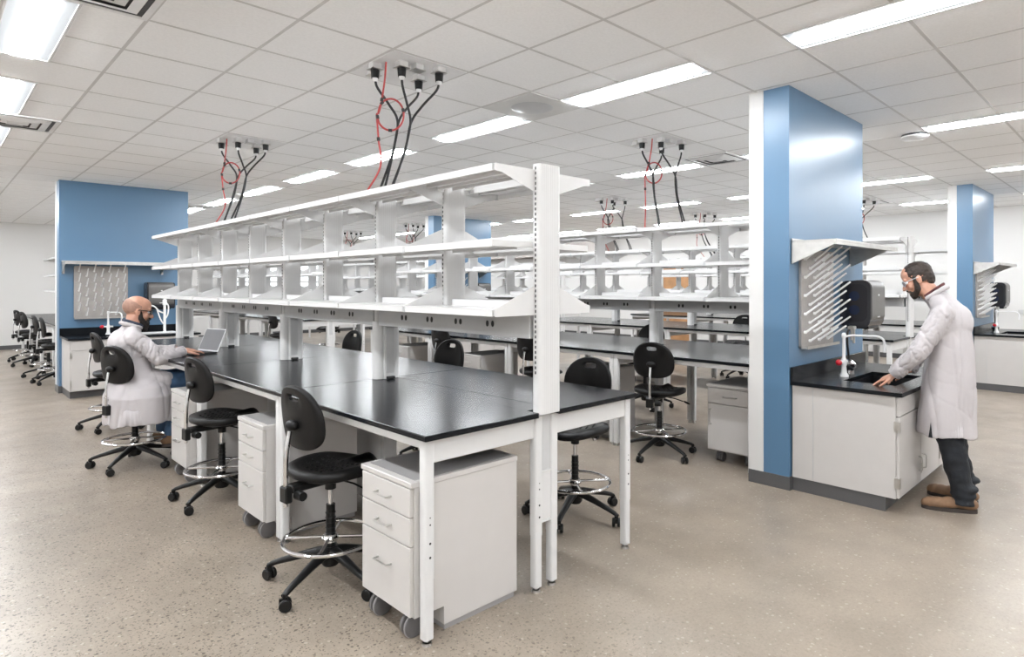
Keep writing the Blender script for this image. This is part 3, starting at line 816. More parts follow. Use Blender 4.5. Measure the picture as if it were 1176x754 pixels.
# ------------------------------------------------------------------ sink stations
def make_station(k, where):
    xw, yw = XW[k], WY[k]; dx = xw-4.61
    W_ = 1.62; cz = .82
    base = (xw+.03, yw-.012, 0)
    # cabinet: local x 0..1.6, y 0..-.70
    t = thing('sink_cabinet', 'white sink base cabinet under the black counter %s' % where, 'cabinet', base, 0, 'white sink base cabinets')
    MB().box(0, .018, -.70, 0, .10, cz-.028).box(1.562, 1.58, -.70, 0, .10, cz-.028).box(.018, 1.562, -.70, 0, .10, .118).box(.018, 1.562, -.012, 0, .118, cz-.028).box(.018,1.562,-.70,-.68,cz-.06,cz-.028).obj('carcass', M['case'], t)
    MB().box(.012, 1.57, -.63, 0, 0, .10).box(.006,.012,-.636,0,.0,.10).obj('toe_kick', M['base'], t, smooth=False)
    MB().box(-.004, 0.0, -.155, -.15, .105, cz-.03).obj('panel_seam', M['greypanel'], t, smooth=False)
    MB().rbox(.006, 1.574, -.720, -.701, cz-.165, cz-.034, .003).obj('false_drawer_front', M['case'], t)
    for q in range(3):
        a = .006+q*.524; dd = MB().rbox(a, a+.520, -.720, -.701, .105, cz-.171, .003).obj('door', M['case'], t)
        hx = a+.47 if q == 0 else a+.05
        MB().tube(bezier([(hx,-.72,.20),(hx,-.742,.205),(hx,-.744,.23),(hx,-.744,.27),(hx,-.742,.295),(hx,-.72,.30)],4), .004, 8).obj('handle', M['steel'], dd)
        hh = MB()
        for z in (.17, .55): hh.rbox(a-.002, a+.012, -.728, -.719, z, z+.075, .002).rbox(a-.008 if q else -.003, a+.002, -.722, -.690, z, z+.075, .001)
        hh.obj('hinge', M['steel'], dd)
    # counter with basin
    c = thing('sink_counter', 'black epoxy sink counter with backsplash %s' % where, 'counter', base, 0, 'black sink counters')
    bx0, bx1, by0, by1 = .30, .98, -.62, -.26
    m = MB(); z0 = cz-.028; z1 = cz
    pr = rrect(-.025, 1.60, -.745, .006, .03, 4)
    # slab pieces around the basin
    n = len(pr)
    m.prism([(x, y) for x, y in rrect(-.025, bx0, -.745, .006, .004, 2)], 'z', z0, z1)
    m.box(bx1, 1.60, -.745, .006, z0, z1); m.box(bx0, bx1, -.745, by0, z0, z1); m.box(bx0, bx1, by1, .006, z0, z1)
    m.obj('worktop', M['epoxy'], c)
    MB().rbox(-.025, 1.60, -.012, .006, cz, cz+.105, .002).obj('backsplash', M['epoxy'], c)
    b = MB(); g_ = .012; zb = cz-.22
    b.box(bx0-g_, bx0, by0-g_, by1+g_, zb, z0).box(bx1, bx1+g_, by0-g_, by1+g_, zb, z0).box(bx0, bx1, by0-g_, by0, zb, z0).box(bx0, bx1, by1, by1+g_, zb, z0).box(bx0-g_, bx1+g_, by0-g_, by1+g_, zb-.01, zb)
    b.obj('basin', M['sinkblack'], c)
    # faucet
    f = thing('lab_faucet', 'white gooseneck lab faucet with a red knob %s' % where, 'faucet', (base[0]+.52, base[1]-.19, cz), 0, 'white lab faucets')
    MB().lathe([(.034,0),(.034,.012),(.022,.03),(.017,.08),(.022,.095),(.022,.13),(.013,.15),(.012,.30),(.017,.31),(.017,.335),(.010,.345)], n=20).obj('body', M['whitep'], f)
    MB().tube(bezier([(0,0,.315),(.03,-.06,.325),(.07,-.15,.325),(.10,-.215,.322),(.115,-.25,.30),(.118,-.258,.26)], 8), .0085, 10).cyl((.118,-.258,.20),(.118,-.258,.265),.011,.013,12).obj('spout', M['whitep'], f)
    MB().cyl((0,0,.115),(-.06,0.012,.115),.011,n=10).cyl((0,0,.115),(.06,0,.115),.012,n=10).obj('valve', M['whitep'], f)
    MB().ball((-.075,.012,.115), .027, 12, 8, (1,.9,.9)).obj('knob', M['redknob'], f)
    # eyewash / spray unit
    e = thing('eyewash_spray', 'chrome eyewash spray with black hose %s' % where, 'eyewash', (base[0]+.82, base[1]-.13, cz), 0, 'eyewash sprays')
    MB().lathe([(.035,0),(.035,.02),(.05,.04),(.052,.07),(.03,.095),(.012,.105)], n=20).obj('base', M['chrome'], e)
    MB().tube(bezier([(0,0,.10),(-.03,0,.18),(-.05,.0,.26),(-.04,0,.33),(-.02,-.02,.38)], 8), .009, 8).obj('hose', M['cable'], e)
    MB().rbox(-.045,.02,-.05,0,.355,.385,.006).cyl((.015,-.03,.24),(.015,-.03,.37),.011,n=12).cyl((-.035,-.03,.27),(-.035,-.03,.37),.009,n=12).obj('spray_head', M['steel'], e)
    # shelf above
    s = thing('wall_shelf', 'stainless wall shelf over the pegs %s' % where, 'shelf', (xw+.03, yw, 1.86), 0, 'stainless wall shelves')
    MB().rbox(0, 1.46, -.33, -.001, 0, .018, .002).box(0, 1.46, -.33, -.318, -.022, 0).box(0,1.46,-.012,-.001,0,.035).obj('board', M['steel'], s)
    for xx in (.0, 1.24):
        m = MB(); pr = [(-.001,-.155),(-.001,0),(-.315,0),(-.315,-.022),(-.012,-.155)]
        m.prism(pr, 'x', xx, xx+.006); m.box(xx, xx+.035, -.006, -.001, -.155, 0); m.obj('gusset', M['steel'], s)
    # drying pegs
    p = thing('drying_rack', 'steel drying board with rows of white pegs %s' % where, 'drying rack', (xw+.17, yw, 0), 0, 'peg drying boards')
    pw = .66 
    MB().prism(rrect(0, pw, 1.055, 1.82, .02, 3), 'y', -.022, -.002).obj('board', M['pegboard'], p)
    MB().box(.0, pw, -.07, -.022, 1.05, 1.056).box(0, pw, -.073, -.068, 1.05, 1.072).obj('drip_tray', M['steel'], p)
    pm = MB(); pm.cyl((0,0,0),(0,-.016,.0),.012,n=10); pm.cyl((0,-.012,0),(0,-.15,.105),.009,.0075,n=10); pm.ball((0,-.012,0), .011, 10, 6); pm.ball((0,-.15,.105), .0075, 8, 6)
    PM = pm.mesh('peg', M['whitepeg'])
    for col in range(7):
        for row in range(5):
            mk('peg', PM, p, (.055+col*.0915, -.022, 1.745-row*.142-(.071 if col % 2 else 0)))
    # towel dispenser
    d = thing('towel_dispenser', 'dark paper towel dispenser on the blue partition %s' % where, 'dispenser', (xw+1.04, yw, 1.18), 0, 'paper towel dispensers')
    Wd, Dd, Hd = .37, .255, .40
    MB().prism([(x, y) for x, y in rrect(-Dd+.012, -.001, 0, Hd, .06, 6)], 'x', 0.0, Wd).obj('housing', M['disp'], d)
    # front cover: curved brushed shell (profile in y,z)
    pr = rrect(-Dd, -.06, .03, Hd+.006, .075, 8)
    MB().prism(pr, 'x', .016, Wd-.016).obj('cover', M['dispgrey'], d)
    MB().prism(rrect(-Dd+.035, -.05, .05, Hd-.03, .06, 8), 'x', -.004, .0).obj('side_window', M['lensdark'], d)
    mm_ = MB()
    for z in (.27, .15): mm_.cyl((-.0045,-.12,z),(-.006,-.12,z),.042,n=24)
    mm_.obj('roll', M['dispblue'], d)
    MB().rbox(Wd*.5-.012, Wd*.5+.012, -Dd-.004, -Dd+.001, .27, .285, .001).rbox(Wd*.5-.03, Wd*.5+.03, -Dd-.003, -Dd+.001, .085, .095, .001).obj('badge', M['whitep'], d)
    MB().rbox(.05, Wd-.05, -Dd+.04, -.03, -.012, .01, .004).obj('outlet_slot', M['blackp'], d)
WHERE = ['on the left partition behind the seated man', 'beside the standing man', 'on the distant partition seen through the shelves', 'at the right edge of the photo']
for k in range(4): make_station(k, WHERE[k])
# tubing stand and tray on the left counter
t = thing('tubing_stand', 'white gas and water turret with curved outlets on the left counter', 'faucet', (2.58, 10.62, .82))
MB().lathe([(.05,0),(.05,.012),(.018,.03),(.018,.42),(.028,.425),(.028,.50),(.016,.51),(.016,.58)], n=18).obj('column', M['whitep'], t)
MB().tube(bezier([(0,0,.30),(-.07,0,.33),(-.13,0,.40),(-.18,0,.42)],8), .01, 8).tube(bezier([(0,0,.2),(.04,0,.28),(.05,0,.40),(.02,0,.46)],8), .01, 8).tube(bezier([(0,0,.12),(-.05,0,.2),(-.09,0,.32),(-.10,0,.36)],8), .009, 8).obj('outlet', M['whitep'], t)
t = tag(MB().rbox(-.30,.26,-.17,.12,0,.022,.006).obj('instrument_tray', M['trayg'], None, (2.45, 10.58, .821)), 'grey tray under the white turret on the left counter', 'tray')
# clear wash bottles by the wide post
# ------------------------------------------------------------------ ceiling cable drops
def cable_drop(x0, y0, bx, by, lab, first=[None]):
    if first[0] is None:
        t = thing('ceiling_power_panel', 'x', 'power panel', (x0, y0, CEIL), 0, 'ceiling power panels')
        MB().box(.012,.598,.012,.598,-.004,.004).obj('panel', M['vent'], t, smooth=False)
        for (x, y) in ((.045,.305),(.155,.15),(.39,.30),(.395,.02+.04),(.26,.12),(.10,.42)):
            m = MB().rbox(x-.032,x+.032,y-.032,y+.032,-.045,-.003,.003); b = m.obj('receptacle', M['white'], t); MB().rbox(x-.042,x+.042,y-.042,y+.042,-.049,-.044,.001).obj('cover_plate', M['steel'], b)
        first[0] = t; t['label'] = lab
    else: dup(first[0], (x0, y0, CEIL), 0, lab)
def plug_cable(x0, y0, pts, lab, kind):
    # moulded plug at the ceiling with the cable hanging from it to the rack
    px, py = pts[0][0], pts[0][1]
    t = thing('power_cable', lab, 'cable', (px, py, pts[0][2]), 0, 'black power cables hanging from the ceiling')
    loc = lambda q: (q[0]-px, q[1]-py, q[2]-pts[0][2])
    MB().tube([loc(q) for q in bezier(pts, 10)], .0085, 8).obj('cord', M['cable'], t)
    MB().cyl((0,0,.0),(0,0,.058),.026,.030,16).obj('plug', M['blackp'], t)
    MB().cyl((0,0,-.022),(0,0,.0),.013,.020,14).obj('plug_collar', M['whitep'], t)
def drop(x0, y0, full, row, mirror=False, detail=True):
    ord_ = ['left', 'middle', 'lower', 'right']
    P = [(.045,.305),(.155,.15),(.39,.30),(.395,.06)]
    zt = CEIL-.105
    bx, by = XR[row]+XC, None
    cable_drop(x0, y0, 0, 0, 'white ceiling tile with power receptacles over the %s' % full)
    gx_, gy_ = x0+.20, y0+.28      # where the cables gather
    for i, (a, b) in enumerate(P):
        ax, ay = x0+a, y0+b
        grp = 0 if i in ((0, 2) if not mirror else (0, 2)) else 1
        o = (.0, .0) if grp == 0 else (.07, -.05)
        cx_, cy_ = gx_+o[0]+random.uniform(-.012,.012), gy_+o[1]+random.uniform(-.012,.012)
        if mirror: cx_ += .14*grp; cy_ -= .10*grp
        bxx, byy = XR[row]+XC-.07+.05*grp+random.uniform(-.02,.02), y0+.20-.06*grp+random.uniform(-.03,.03)
        if mirror: bxx += .05*grp; byy -= .16*grp
        pts = [(ax, ay, zt), (ax+.1*(cx_-ax), ay+.1*(cy_-ay), zt-.06), (ax+.6*(cx_-ax), ay+.6*(cy_-ay), zt-.16), (cx_, cy_, zt-.27), (cx_+.6*(bxx-cx_)*.5, cy_+.5*(byy-cy_)*.5, zt-.48), (bxx, byy, ZS[2]+.07), (bxx-.02, byy, ZS[2]+.012)]
        plug_cable(x0, y0, pts, 'black power cable, %s plug of the %s' % (ord_[i], full), 0)
    # red tubing with its spare loop
    ax, ay = x0+.06, y0+.19; pts = []
    lp = []
    cxr = ax-.02; cyr = ay+.03
    path = [(ax, ay, CEIL-.02), (ax-.005, ay+.01, CEIL-.14), (ax-.015, ay+.04, CEIL-.30)]
    for q in range(11):
        a = PI+2*PI*q/10
        path.append((ax+.07*(1+math.cos(a))-.03, ay-.05*(1+math.cos(a))+.05+.006*q*.3, CEIL-.36+.105*math.sin(a)*-1))
    path += [(ax-.01, ay+.08, CEIL-.52), (ax+.01, ay+.09, CEIL-.70), (XR[row]+XC-.13, y0+.33, ZS[2]+.03)]
    t = thing('data_tubing', 'red tubing with a spare loop, beside the %s' % full, 'tubing', (ax, ay, CEIL-.02), 0, 'red tubing drops')
    pp = bezier(path, 8)
    MB().tube([(q[0]-ax, q[1]-ay, q[2]-CEIL+.02) for q in pp], .0065, 8).obj('line', M['red'], t)
    tm = MB()
    for k in (14, 34, 60, 84, 100, 112):
        if k+1 < len(pp):
            a, b = pp[k], pp[k+1]; d_ = (b-a).normalized()*.012; c_ = Vector((ax, ay, CEIL-.02))
            tm.cyl(a-c_-d_, a-c_+d_, .011, n=8)
    tm.obj('tie', M['cable'], t)
drop(2.12, 3.45, 'largest cable drop above the nearest bench', 0)
drop(2.12, 6.50, 'second cable drop above the nearest bench', 0)
drop(5.17, 3.45, 'cable drop above the second bench row', 1, True)
drop(8.22, 6.50, 'small drop left of the second row drop', 2, True)
drop(11.27, 6.50, 'distant drop right of the second row drop', 3)
drop(8.22, 12.60, 'right one of two distant drops', 2)
drop(8.22, 15.65, 'left one of two distant drops', 2)
drop(11.27, 3.45, 'drop right of the near blue partition', 3)
# ------------------------------------------------------------------ people
def blob(name, build, mat, voxel=.008, smooth=3, parent=None, post=None):
    m = MB(); build(m)
    me = m.mesh(name, mat); tmp = bpy.data.objects.new('tmp', me); COL.objects.link(tmp)
    rm = tmp.modifiers.new('r', 'REMESH'); rm.mode = 'VOXEL'; rm.voxel_size = voxel
    if smooth:
        sm = tmp.modifiers.new('s', 'SMOOTH'); sm.factor = .6; sm.iterations = smooth
    dg = bpy.context.evaluated_depsgraph_get(); dg.update()
    me2 = bpy.data.meshes.new_from_object(tmp.evaluated_get(dg))
    bpy.data.objects.remove(tmp); me2.name = name
    if post:
        nr = [v.normal.copy() for v in me2.vertices]
        for v, n in zip(me2.vertices, nr):
            v.co = post(v.co.copy(), n)
        me2.update()
    me2.materials.clear(); me2.materials.append(mat); me2.shade_smooth()
    return mk(name, me2, parent)
def head_parts(m, T, s=1.0):
    R3 = T.to_3x3().normalized()
    def P(x, y, z): return T @ Vector((x*s, y*s, z*s))
    def E(c, r): m.ball(P(*c), 1, 20, 14, (r[0]*s, r[1]*s, r[2]*s), R3)
    def C(a, b, r0, r1): m.capsule(P(*a), P(*b), r0*s, r1*s, 12)
    E((-.012,0,.033), (.096,.078,.088)); E((.020,0,.045), (.068,.068,.068))
    E((.028,0,-.035), (.060,.058,.078)); E((.058,0,-.090), (.030,.030,.024)); E((-.005,0,-.055), (.065,.056,.05))
    C((.086,0,.008), (.107,0,-.030), .008, .0135); C((.098,-.012,-.034), (.098,.012,-.034), .009, .009)
    C((.072,-.036,.026), (.072,.036,.026), .015, .015)
    for q in (-1, 1):
        E((.056,.036*q,-.028), (.026,.024,.026)); E((-.004,.079*q,-.012), (.017,.009,.030)); E((-.012,.086*q,-.004), (.012,.006,.020))
        C((.03,.052*q,-.07), (.06,.02*q,-.095), .018, .018)
    C((.086,-.017,-.060), (.086,.017,-.060), .009, .009); C((.082,-.015,-.072), (.082,.015,-.072), .009, .009)
def hand_parts(m, wrist, d, n, side, curl=.35, spread=.10, s=1.0, curls=None):
    """d: pointing direction, n: out of the back of the hand, side: +1 thumb towards d x n"""
    d = Vector(d).normalized(); n = Vector(n); n = (n-d*n.dot(d)).normalized(); t = d.cross(n).normalized()*side
    w = Vector(wrist); L_ = .088*s
    for k in range(5):
        f = k/4; off = (f-.5)*.066*s
        m.capsule(w+t*off*.55, w+d*(L_-.006*abs(f-.4)*s*2)+t*off, .014*s, .0115*s, 12)
    fl = [.072,.080,.075,.060]; fr = [.0088,.0090,.0086,.0076]
    for k in range(4):
        off = (.5-(k+.5)/4)*.080*s; base = w+d*(L_-.002*abs(k-1))+t*off
        ang = spread*(1.5-k)*.9; dd = (d*math.cos(ang)+t*math.sin(ang)).normalized(); nn = n; p = base
        c = (curls[k] if curls else curl)
        for j, seg in enumerate((.46,.30,.24)):
            a = c*(.7 if j == 0 else 1.0)
            dd, nn = (dd*math.cos(a)-nn*math.sin(a)).normalized(), (nn*math.cos(a)+dd*math.sin(a)).normalized()
            q = p+dd*fl[k]*seg*s*1.05; r0 = fr[k]*s*(1-.09*j); m.capsule(p, q, r0, r0*.93, 10); p = q
    p = w+d*.018*s+t*.024*s-n*.006*s; q = p+(d*.75+t*.75-n*.25).normalized()*.040*s; m.capsule(p, q, .0145*s, .011*s, 12)
    r_ = q+(d*.93+t*.35-n*.25).normalized()*.032*s; m.capsule(q, r_, .0105*s, .0095*s, 10)
    m.capsule(r_, r_+(d*1+t*.08-n*.15).normalized()*.024*s, .0095*s, .0080*s, 10)
def glasses(parent, T, s, lens, frame, thick=.0022):
    def P(x, y, z): return T @ Vector((x*s, y*s, z*s))
    m = MB()
    for q in (-1, 1):
        m.tube([P(.100-.018*(abs(q*.033+.026*math.cos(a))/.06)**2, q*.033+.027*math.cos(a), .004+.019*math.sin(a)) for a in [2*PI*i/20 for i in range(20)]], thick*s, 6, True)
        m.tube([P(.086,q*.060,.010), P(.05,q*.078,.010), P(.0,q*.088,.008), P(-.015,q*.088,-.004)], thick*1.2*s, 6)
    m.tube([P(.100,-.008,.008), P(.103,0,.010), P(.100,.008,.008)], thick*s, 6)
    g_ = m.obj('glasses', frame, parent)
    m = MB()
    for q in (-1, 1):
        n = 20; ring = [P(.100-.018*(abs(q*.033+.026*math.cos(2*PI*i/n))/.06)**2, q*.033+.026*math.cos(2*PI*i/n), .004+.018*math.sin(2*PI*i/n)) for i in range(n)]
        off = (T.to_3x3() @ Vector((.0015,0,0))); m.add(ring+[r+off for r in ring], [tuple(range(n)), tuple(range(2*n-1,n-1,-1))]+[(i,(i+1)%n,n+(i+1)%n,n+i) for i in range(n)])
    m.obj('lens', lens, g_)
def loft(m, rings, n=40, e=2.3):
    vs = []
    for (cx_, cy_, cz_, rx, ry) in rings:
        for i in range(n):
            a = 2*PI*i/n; c, s = math.cos(a), math.sin(a)
            vs.append((cx_+rx*abs(c)**(2/e)*(1 if c >= 0 else -1), cy_+ry*abs(s)**(2/e)*(1 if s >= 0 else -1), cz_))
    k = len(rings)
    m.add(vs, [(j*n+i, j*n+(i+1)%n, (j+1)*n+(i+1)%n, (j+1)*n+i) for j in range(k-1) for i in range(n)]+[tuple(range(n-1,-1,-1)), tuple(range((k-1)*n, k*n))])
def shoe_at(parent, heel, toe, z0=0.0, name='shoe'):
    h = Vector((*heel, z0)); t = Vector((*toe, z0)); d = (t-h).normalized(); L_ = (t-h).length; s_ = Vector((-d.y, d.x, 0))
    def b(m):
        for f, r, z in ((.13,.040,.055),(.30,.042,.06),(.50,.046,.050),(.70,.051,.042),(.83,.047,.038),(.90,.036,.034)):
            m.ball(h+d*L_*f+Vector((0,0,z)), 1, 16, 12, (r*1.25 if f < .8 else r, r, min(r, .042)), Matrix.Rotation(math.atan2(d.y, d.x), 3, 'Z'))
        m.capsule(h+d*L_*.20+Vector((0,0,.05)), h+d*L_*.24+Vector((0,0,.10)), .038, .042)
        m.capsule(h+d*L_*.28+Vector((0,0,.075)), h+d*L_*.62+Vector((0,0,.045)), .030, .026)
    sh = blob(name, b, M['shoe'], .006, 3, parent, lambda v, n: Vector((v.x, v.y, max(v.z, z0+.012))))
    m = MB(); pts = []
    for i in range(28):
        a = 2*PI*i/28; c, s = math.cos(a), math.sin(a); wv = .043 if c < 0 else .052
        q = h+d*(L_*.5+L_*.5*abs(c)**.75*(1 if c >= 0 else -1))+s_*wv*abs(s)**.8*(1 if s >= 0 else -1); pts.append((q.x, q.y))
    m.prism(pts, 'z', z0, z0+.026).obj('sole', M['sole'], sh)
    m = MB()
    for k in range(4):
        c0 = h+d*L_*(.40+.055*k)+Vector((0,0,.092-.012*k)); m.tube([c0-s_*.022+Vector((0,0,-.006)), c0+Vector((0,0,.003)), c0+s_*.022+Vector((0,0,-.006))], .003, 6)
    m.obj('lace', M['sole'], sh)
    return sh
def ridge(p):
    return (1-min(1, abs(noise.noise(p))*4.0))**2
def folds(v, n, amp, zt, zb, seed=0, k=26):
    """long folds that deepen toward the hem, with narrow creases between them"""
    f = max(0, min(1, (zt-v.z)/(zt-zb)))
    a = math.atan2(v.y, v.x-.03)
    d = noise.noise(Vector((math.cos(a)*2.1+seed, math.sin(a)*2.1, v.z*.7)))*1.8*amp*(.3+.7*f)
    sk = v.z*.25+v.x*.2
    d -= ridge(Vector((math.cos(a)*2.6+seed*2, math.sin(a)*2.6+sk*.8, v.z*1.1)))*.010*(.35+.65*f)
    d -= ridge(Vector((v.x*5+seed, v.y*5+v.z*3.5, v.z*7-v.x*4)))*.0035*(1-.5*f)
    d += noise.noise(Vector((v.x*9+seed, v.y*9, v.z*5)))*.006
    return v+n*d
def sleeve(w, v, n, segs, seed=0):
    for (a, b_) in segs:
        a = Vector(a); b2 = Vector(b_); ab = b2-a; f = (v-a).dot(ab)/ab.length_squared
        rad = (v-(a+ab*f))
        if 0 <= f <= 1 and rad.length < .085:
            u = ab.normalized(); r_ = rad.normalized()
            q = Vector((f*5.5+r_.z*1.1, r_.x*1.2+seed, r_.y*1.2))
            return w - n*(ridge(q)*.010+ridge(q*1.9+Vector((3,1,7)))*.003) + n*.004
    return w

# ---- the standing man at the sink
def man_standing():
    loc = (5.13, .985, 0); rz = math.radians(99)
    t = thing('person', 'bearded man in a long white coat standing with both hands at the sink', 'person', loc, rz)
    HT = Matrix.Translation((.262,0,1.585)) @ Matrix.Rotation(math.radians(27), 4, 'Y') @ Matrix.Rotation(math.radians(6), 4, 'Z')
    s = 1.0
    Ls, Le, Lw = (.095,.180,1.350), (.235,.235,1.085), (.385,.185,.915)
    Rs, Re, Rw = (.095,-.180,1.350), (.245,-.20,1.070), (.325,-.115,.915)
    def body(m):
        head_parts(m, HT, s)
        m.capsule((.215,0,1.525), (.125,0,1.42), .060, .068)
        m.ball((.075,0,1.25), 1, 18, 14, (.085,.14,.16)); m.ball((.065,0,1.02), 1, 18, 14, (.09,.13,.13)); m.capsule((.085,-.11,1.355),(.085,.11,1.355),.045,.045)
        for a, b, c, q in ((Ls,Le,Lw,1),(Rs,Re,Rw,-1)):
            m.capsule(a, b, .046, .038); m.capsule(b, c, .038, .026)
        for q in (-1, 1):
            m.capsule((.05,.085*q,.93), (.065,.10*q,.50), .068, .050); m.capsule((.065,.10*q,.50), (-.02,.11*q,.09), .050, .038)
            m.capsule((-.02,.11*q,.07), (.10,.15*q,.045), .032, .028)
        hand_parts(m, (.392,.178,.905), (.72,-.22,-.40), (.45,.12,.85), -1, .22, .16, 1.02, [.12,.22,.30,.36])
        hand_parts(m, (.330,-.112,.905), (.80,.25,-.42), (.45,-.1,.85), 1, .28, .12, 1.0)
    b = blob('body', body, M['skin'], .0042, 2, t)
    for q in (-1, 1):
        MB().ball(HT @ Vector((.074,.031*q,.006)), .0125, 14, 10).obj('eye', M['whitep'], b)
    def hair(m):
        R3 = HT.to_3x3()
        m.ball(HT @ Vector((-.016,0,.040)), 1, 24, 16, (.101,.080,.085), R3)
        m.ball(HT @ Vector((-.040,0,-.005)), 1, 24, 16, (.070,.072,.080), R3)
        for q in (-1, 1): m.capsule(HT @ Vector((.012,.072*q,.02)), HT @ Vector((.018,.070*q,-.02)), .012, .010)
    def hp(v, n):
        l = HT.inverted() @ v
        return v + n*(noise.noise(v*60)*.004)
    hr = blob('hair', hair, M['hair'], .006, 2, t, hp)
    # trim the cap to a hairline
    bm = bmesh.new(); bm.from_mesh(hr.data); inv = HT.inverted()
    kill = [v for v in bm.verts if (lambda l: l.x > .060-.5*max(0, l.z-.07)-.5*max(0,.06-l.z) or (l.z < -.02 and l.x > .030) or (l.z < -.035 and l.x > -.045) or l.z < -.075)(inv @ v.co)]
    bmesh.ops.delete(bm, geom=kill, context='VERTS'); bm.to_mesh(hr.data); bm.free()
    def beard(m):
        R3 = HT.to_3x3()
        for q in (-1, 1):
            m.capsule(HT @ Vector((.016,.068*q,.012)), HT @ Vector((.030,.058*q,-.065)), .012, .021)
            m.capsule(HT @ Vector((.028,.058*q,-.065)), HT @ Vector((.068,.025*q,-.100)), .018, .022)
            m.capsule(HT @ Vector((.095,.006*q,-.049)), HT @ Vector((.078,.032*q,-.072)), .007, .010)
        m.capsule(HT @ Vector((.070,-.02,-.098)), HT @ Vector((.070,.02,-.098)), .024, .024); m.capsule(HT @ Vector((.082,0,-.082)), HT @ Vector((.075,0,-.108)), .014, .018)
    blob('beard', beard, M['hair'], .0045, 1, t, lambda v, n: v+n*noise.noise(v*90)*.003)
    glasses(t, HT, s, M['lens'], M['frameg'], .0024)
    def coat(m):
        m.ball((.075,0,1.27), 1, 24, 16, (.128,.190,.18)); m.ball((.045,0,1.28), 1, 24, 16, (.118,.170,.14)); m.ball((.065,0,1.07), 1, 24, 16, (.150,.190,.19))
        for q in (-1, 1): m.capsule((.140,.040*q,1.440), (.095,.150*q,1.365), .056, .066)
        m.capsule((.105,0,1.40), (.160,0,1.468), .085, .072)
        loft(m, [(.080,0,.500,.176,.228),(.078,0,.62,.172,.224),(.072,0,.77,.166,.215),(.066,0,.94,.156,.202),(.066,0,1.10,.142,.190),(.070,0,1.25,.125,.175)])
        for a, b_, c in ((Ls,Le,Lw),(Rs,Re,Rw)):
            m.capsule(a, b_, .072, .060); m.cyl(b_, Vector(b_)+(Vector(c)-Vector(b_))*1.0, .060, .047, 20); m.ball(b_, .0595, 16, 10)
    def cp(v, n):
        w = folds(v, n, .016, 1.2, .47, 3)
        if n.z < -.75 and v.z < .53 and (abs((v.x-.08)/.165)**2.3+abs(v.y/.215)**2.3) < .93: w.z += .10
        w = sleeve(w, v, n, ((Ls,Le),(Le,Lw),(Rs,Re),(Re,Rw)), 2)
        return w
    c = blob('lab_coat', coat, M['coat'], .0075, 4, t, cp)
    # collar, seams, pocket slit
    def collar(m):
        pts = [(.160+.076*math.cos(a), .080*math.sin(a), 1.476-.055*math.cos(a)) for a in [PI*.30+1.4*PI*i/16 for i in range(17)]]
        m.tube(pts, .017, 10)
    blob('collar', collar, M['coat'], .006, 1, c, lambda v, n: v+n*noise.noise(v*30)*.003)
    MB().tube([(.172+.068*math.cos(a), .070*math.sin(a), 1.496-.055*math.cos(a)) for a in [PI*.3+1.4*PI*i/16 for i in range(17)]], .010, 8).obj('shirt_collar', M['maroon'], t)
    m = MB(); pts = [(.085+.01*k, .2245+.0035*k if 0 else .226-.001*k, .475+.0*k) for k in range(2)]
    m.add([(.155,.222,.498),(.180,.218,.498),(.166,.224,.60),(.155,.200,.498),(.180,.200,.498),(.166,.204,.60)], [(0,1,2),(5,4,3),(0,3,4,1),(1,4,5,2),(2,5,3,0)])
    m.obj('side_vent', M['jeansd'], c)
    for w_, nm in ((Lw, Le), (Rw, Re)):
        a = Vector(nm); b2 = Vector(w_); d_ = (b2-a).normalized(); MB().cyl(b2-d_*.004, b2+d_*.006, .0475, .0465, 24).obj('cuff', M['coat'], c)
    def jeans(m):
        for q in (-1, 1):
            m.capsule((.055,.085*q,.88), (.07,.105*q,.52), .085, .082); m.capsule((.07,.105*q,.52), (-.01,.110*q,.15), .082, .070)
            m.ball((-.012,.112*q,.115), 1, 18, 12, (.078,.066,.04)); m.ball((-.025,.112*q,.165), 1, 18, 12, (.079,.064,.03)); m.cyl((-.012,.112*q,.055),(-.012,.112*q,.13),.066,.066,20)
        m.ball((.06,0,.88), 1, 18, 12, (.10,.13,.10))
    blob('jeans', jeans, M['jeansd'], .008, 2, t, lambda v, n: v+n*(noise.noise(Vector((v.x*9, v.y*9, v.z*14)))*.010+(1-3*abs(noise.noise(Vector((v.x*6,v.y*6,v.z*17)))))*.004))
    shoe_at(t, (-.095,.095), (.225,.178)); shoe_at(t, (-.095,-.100), (.215,-.198))
    return t
man_standing()

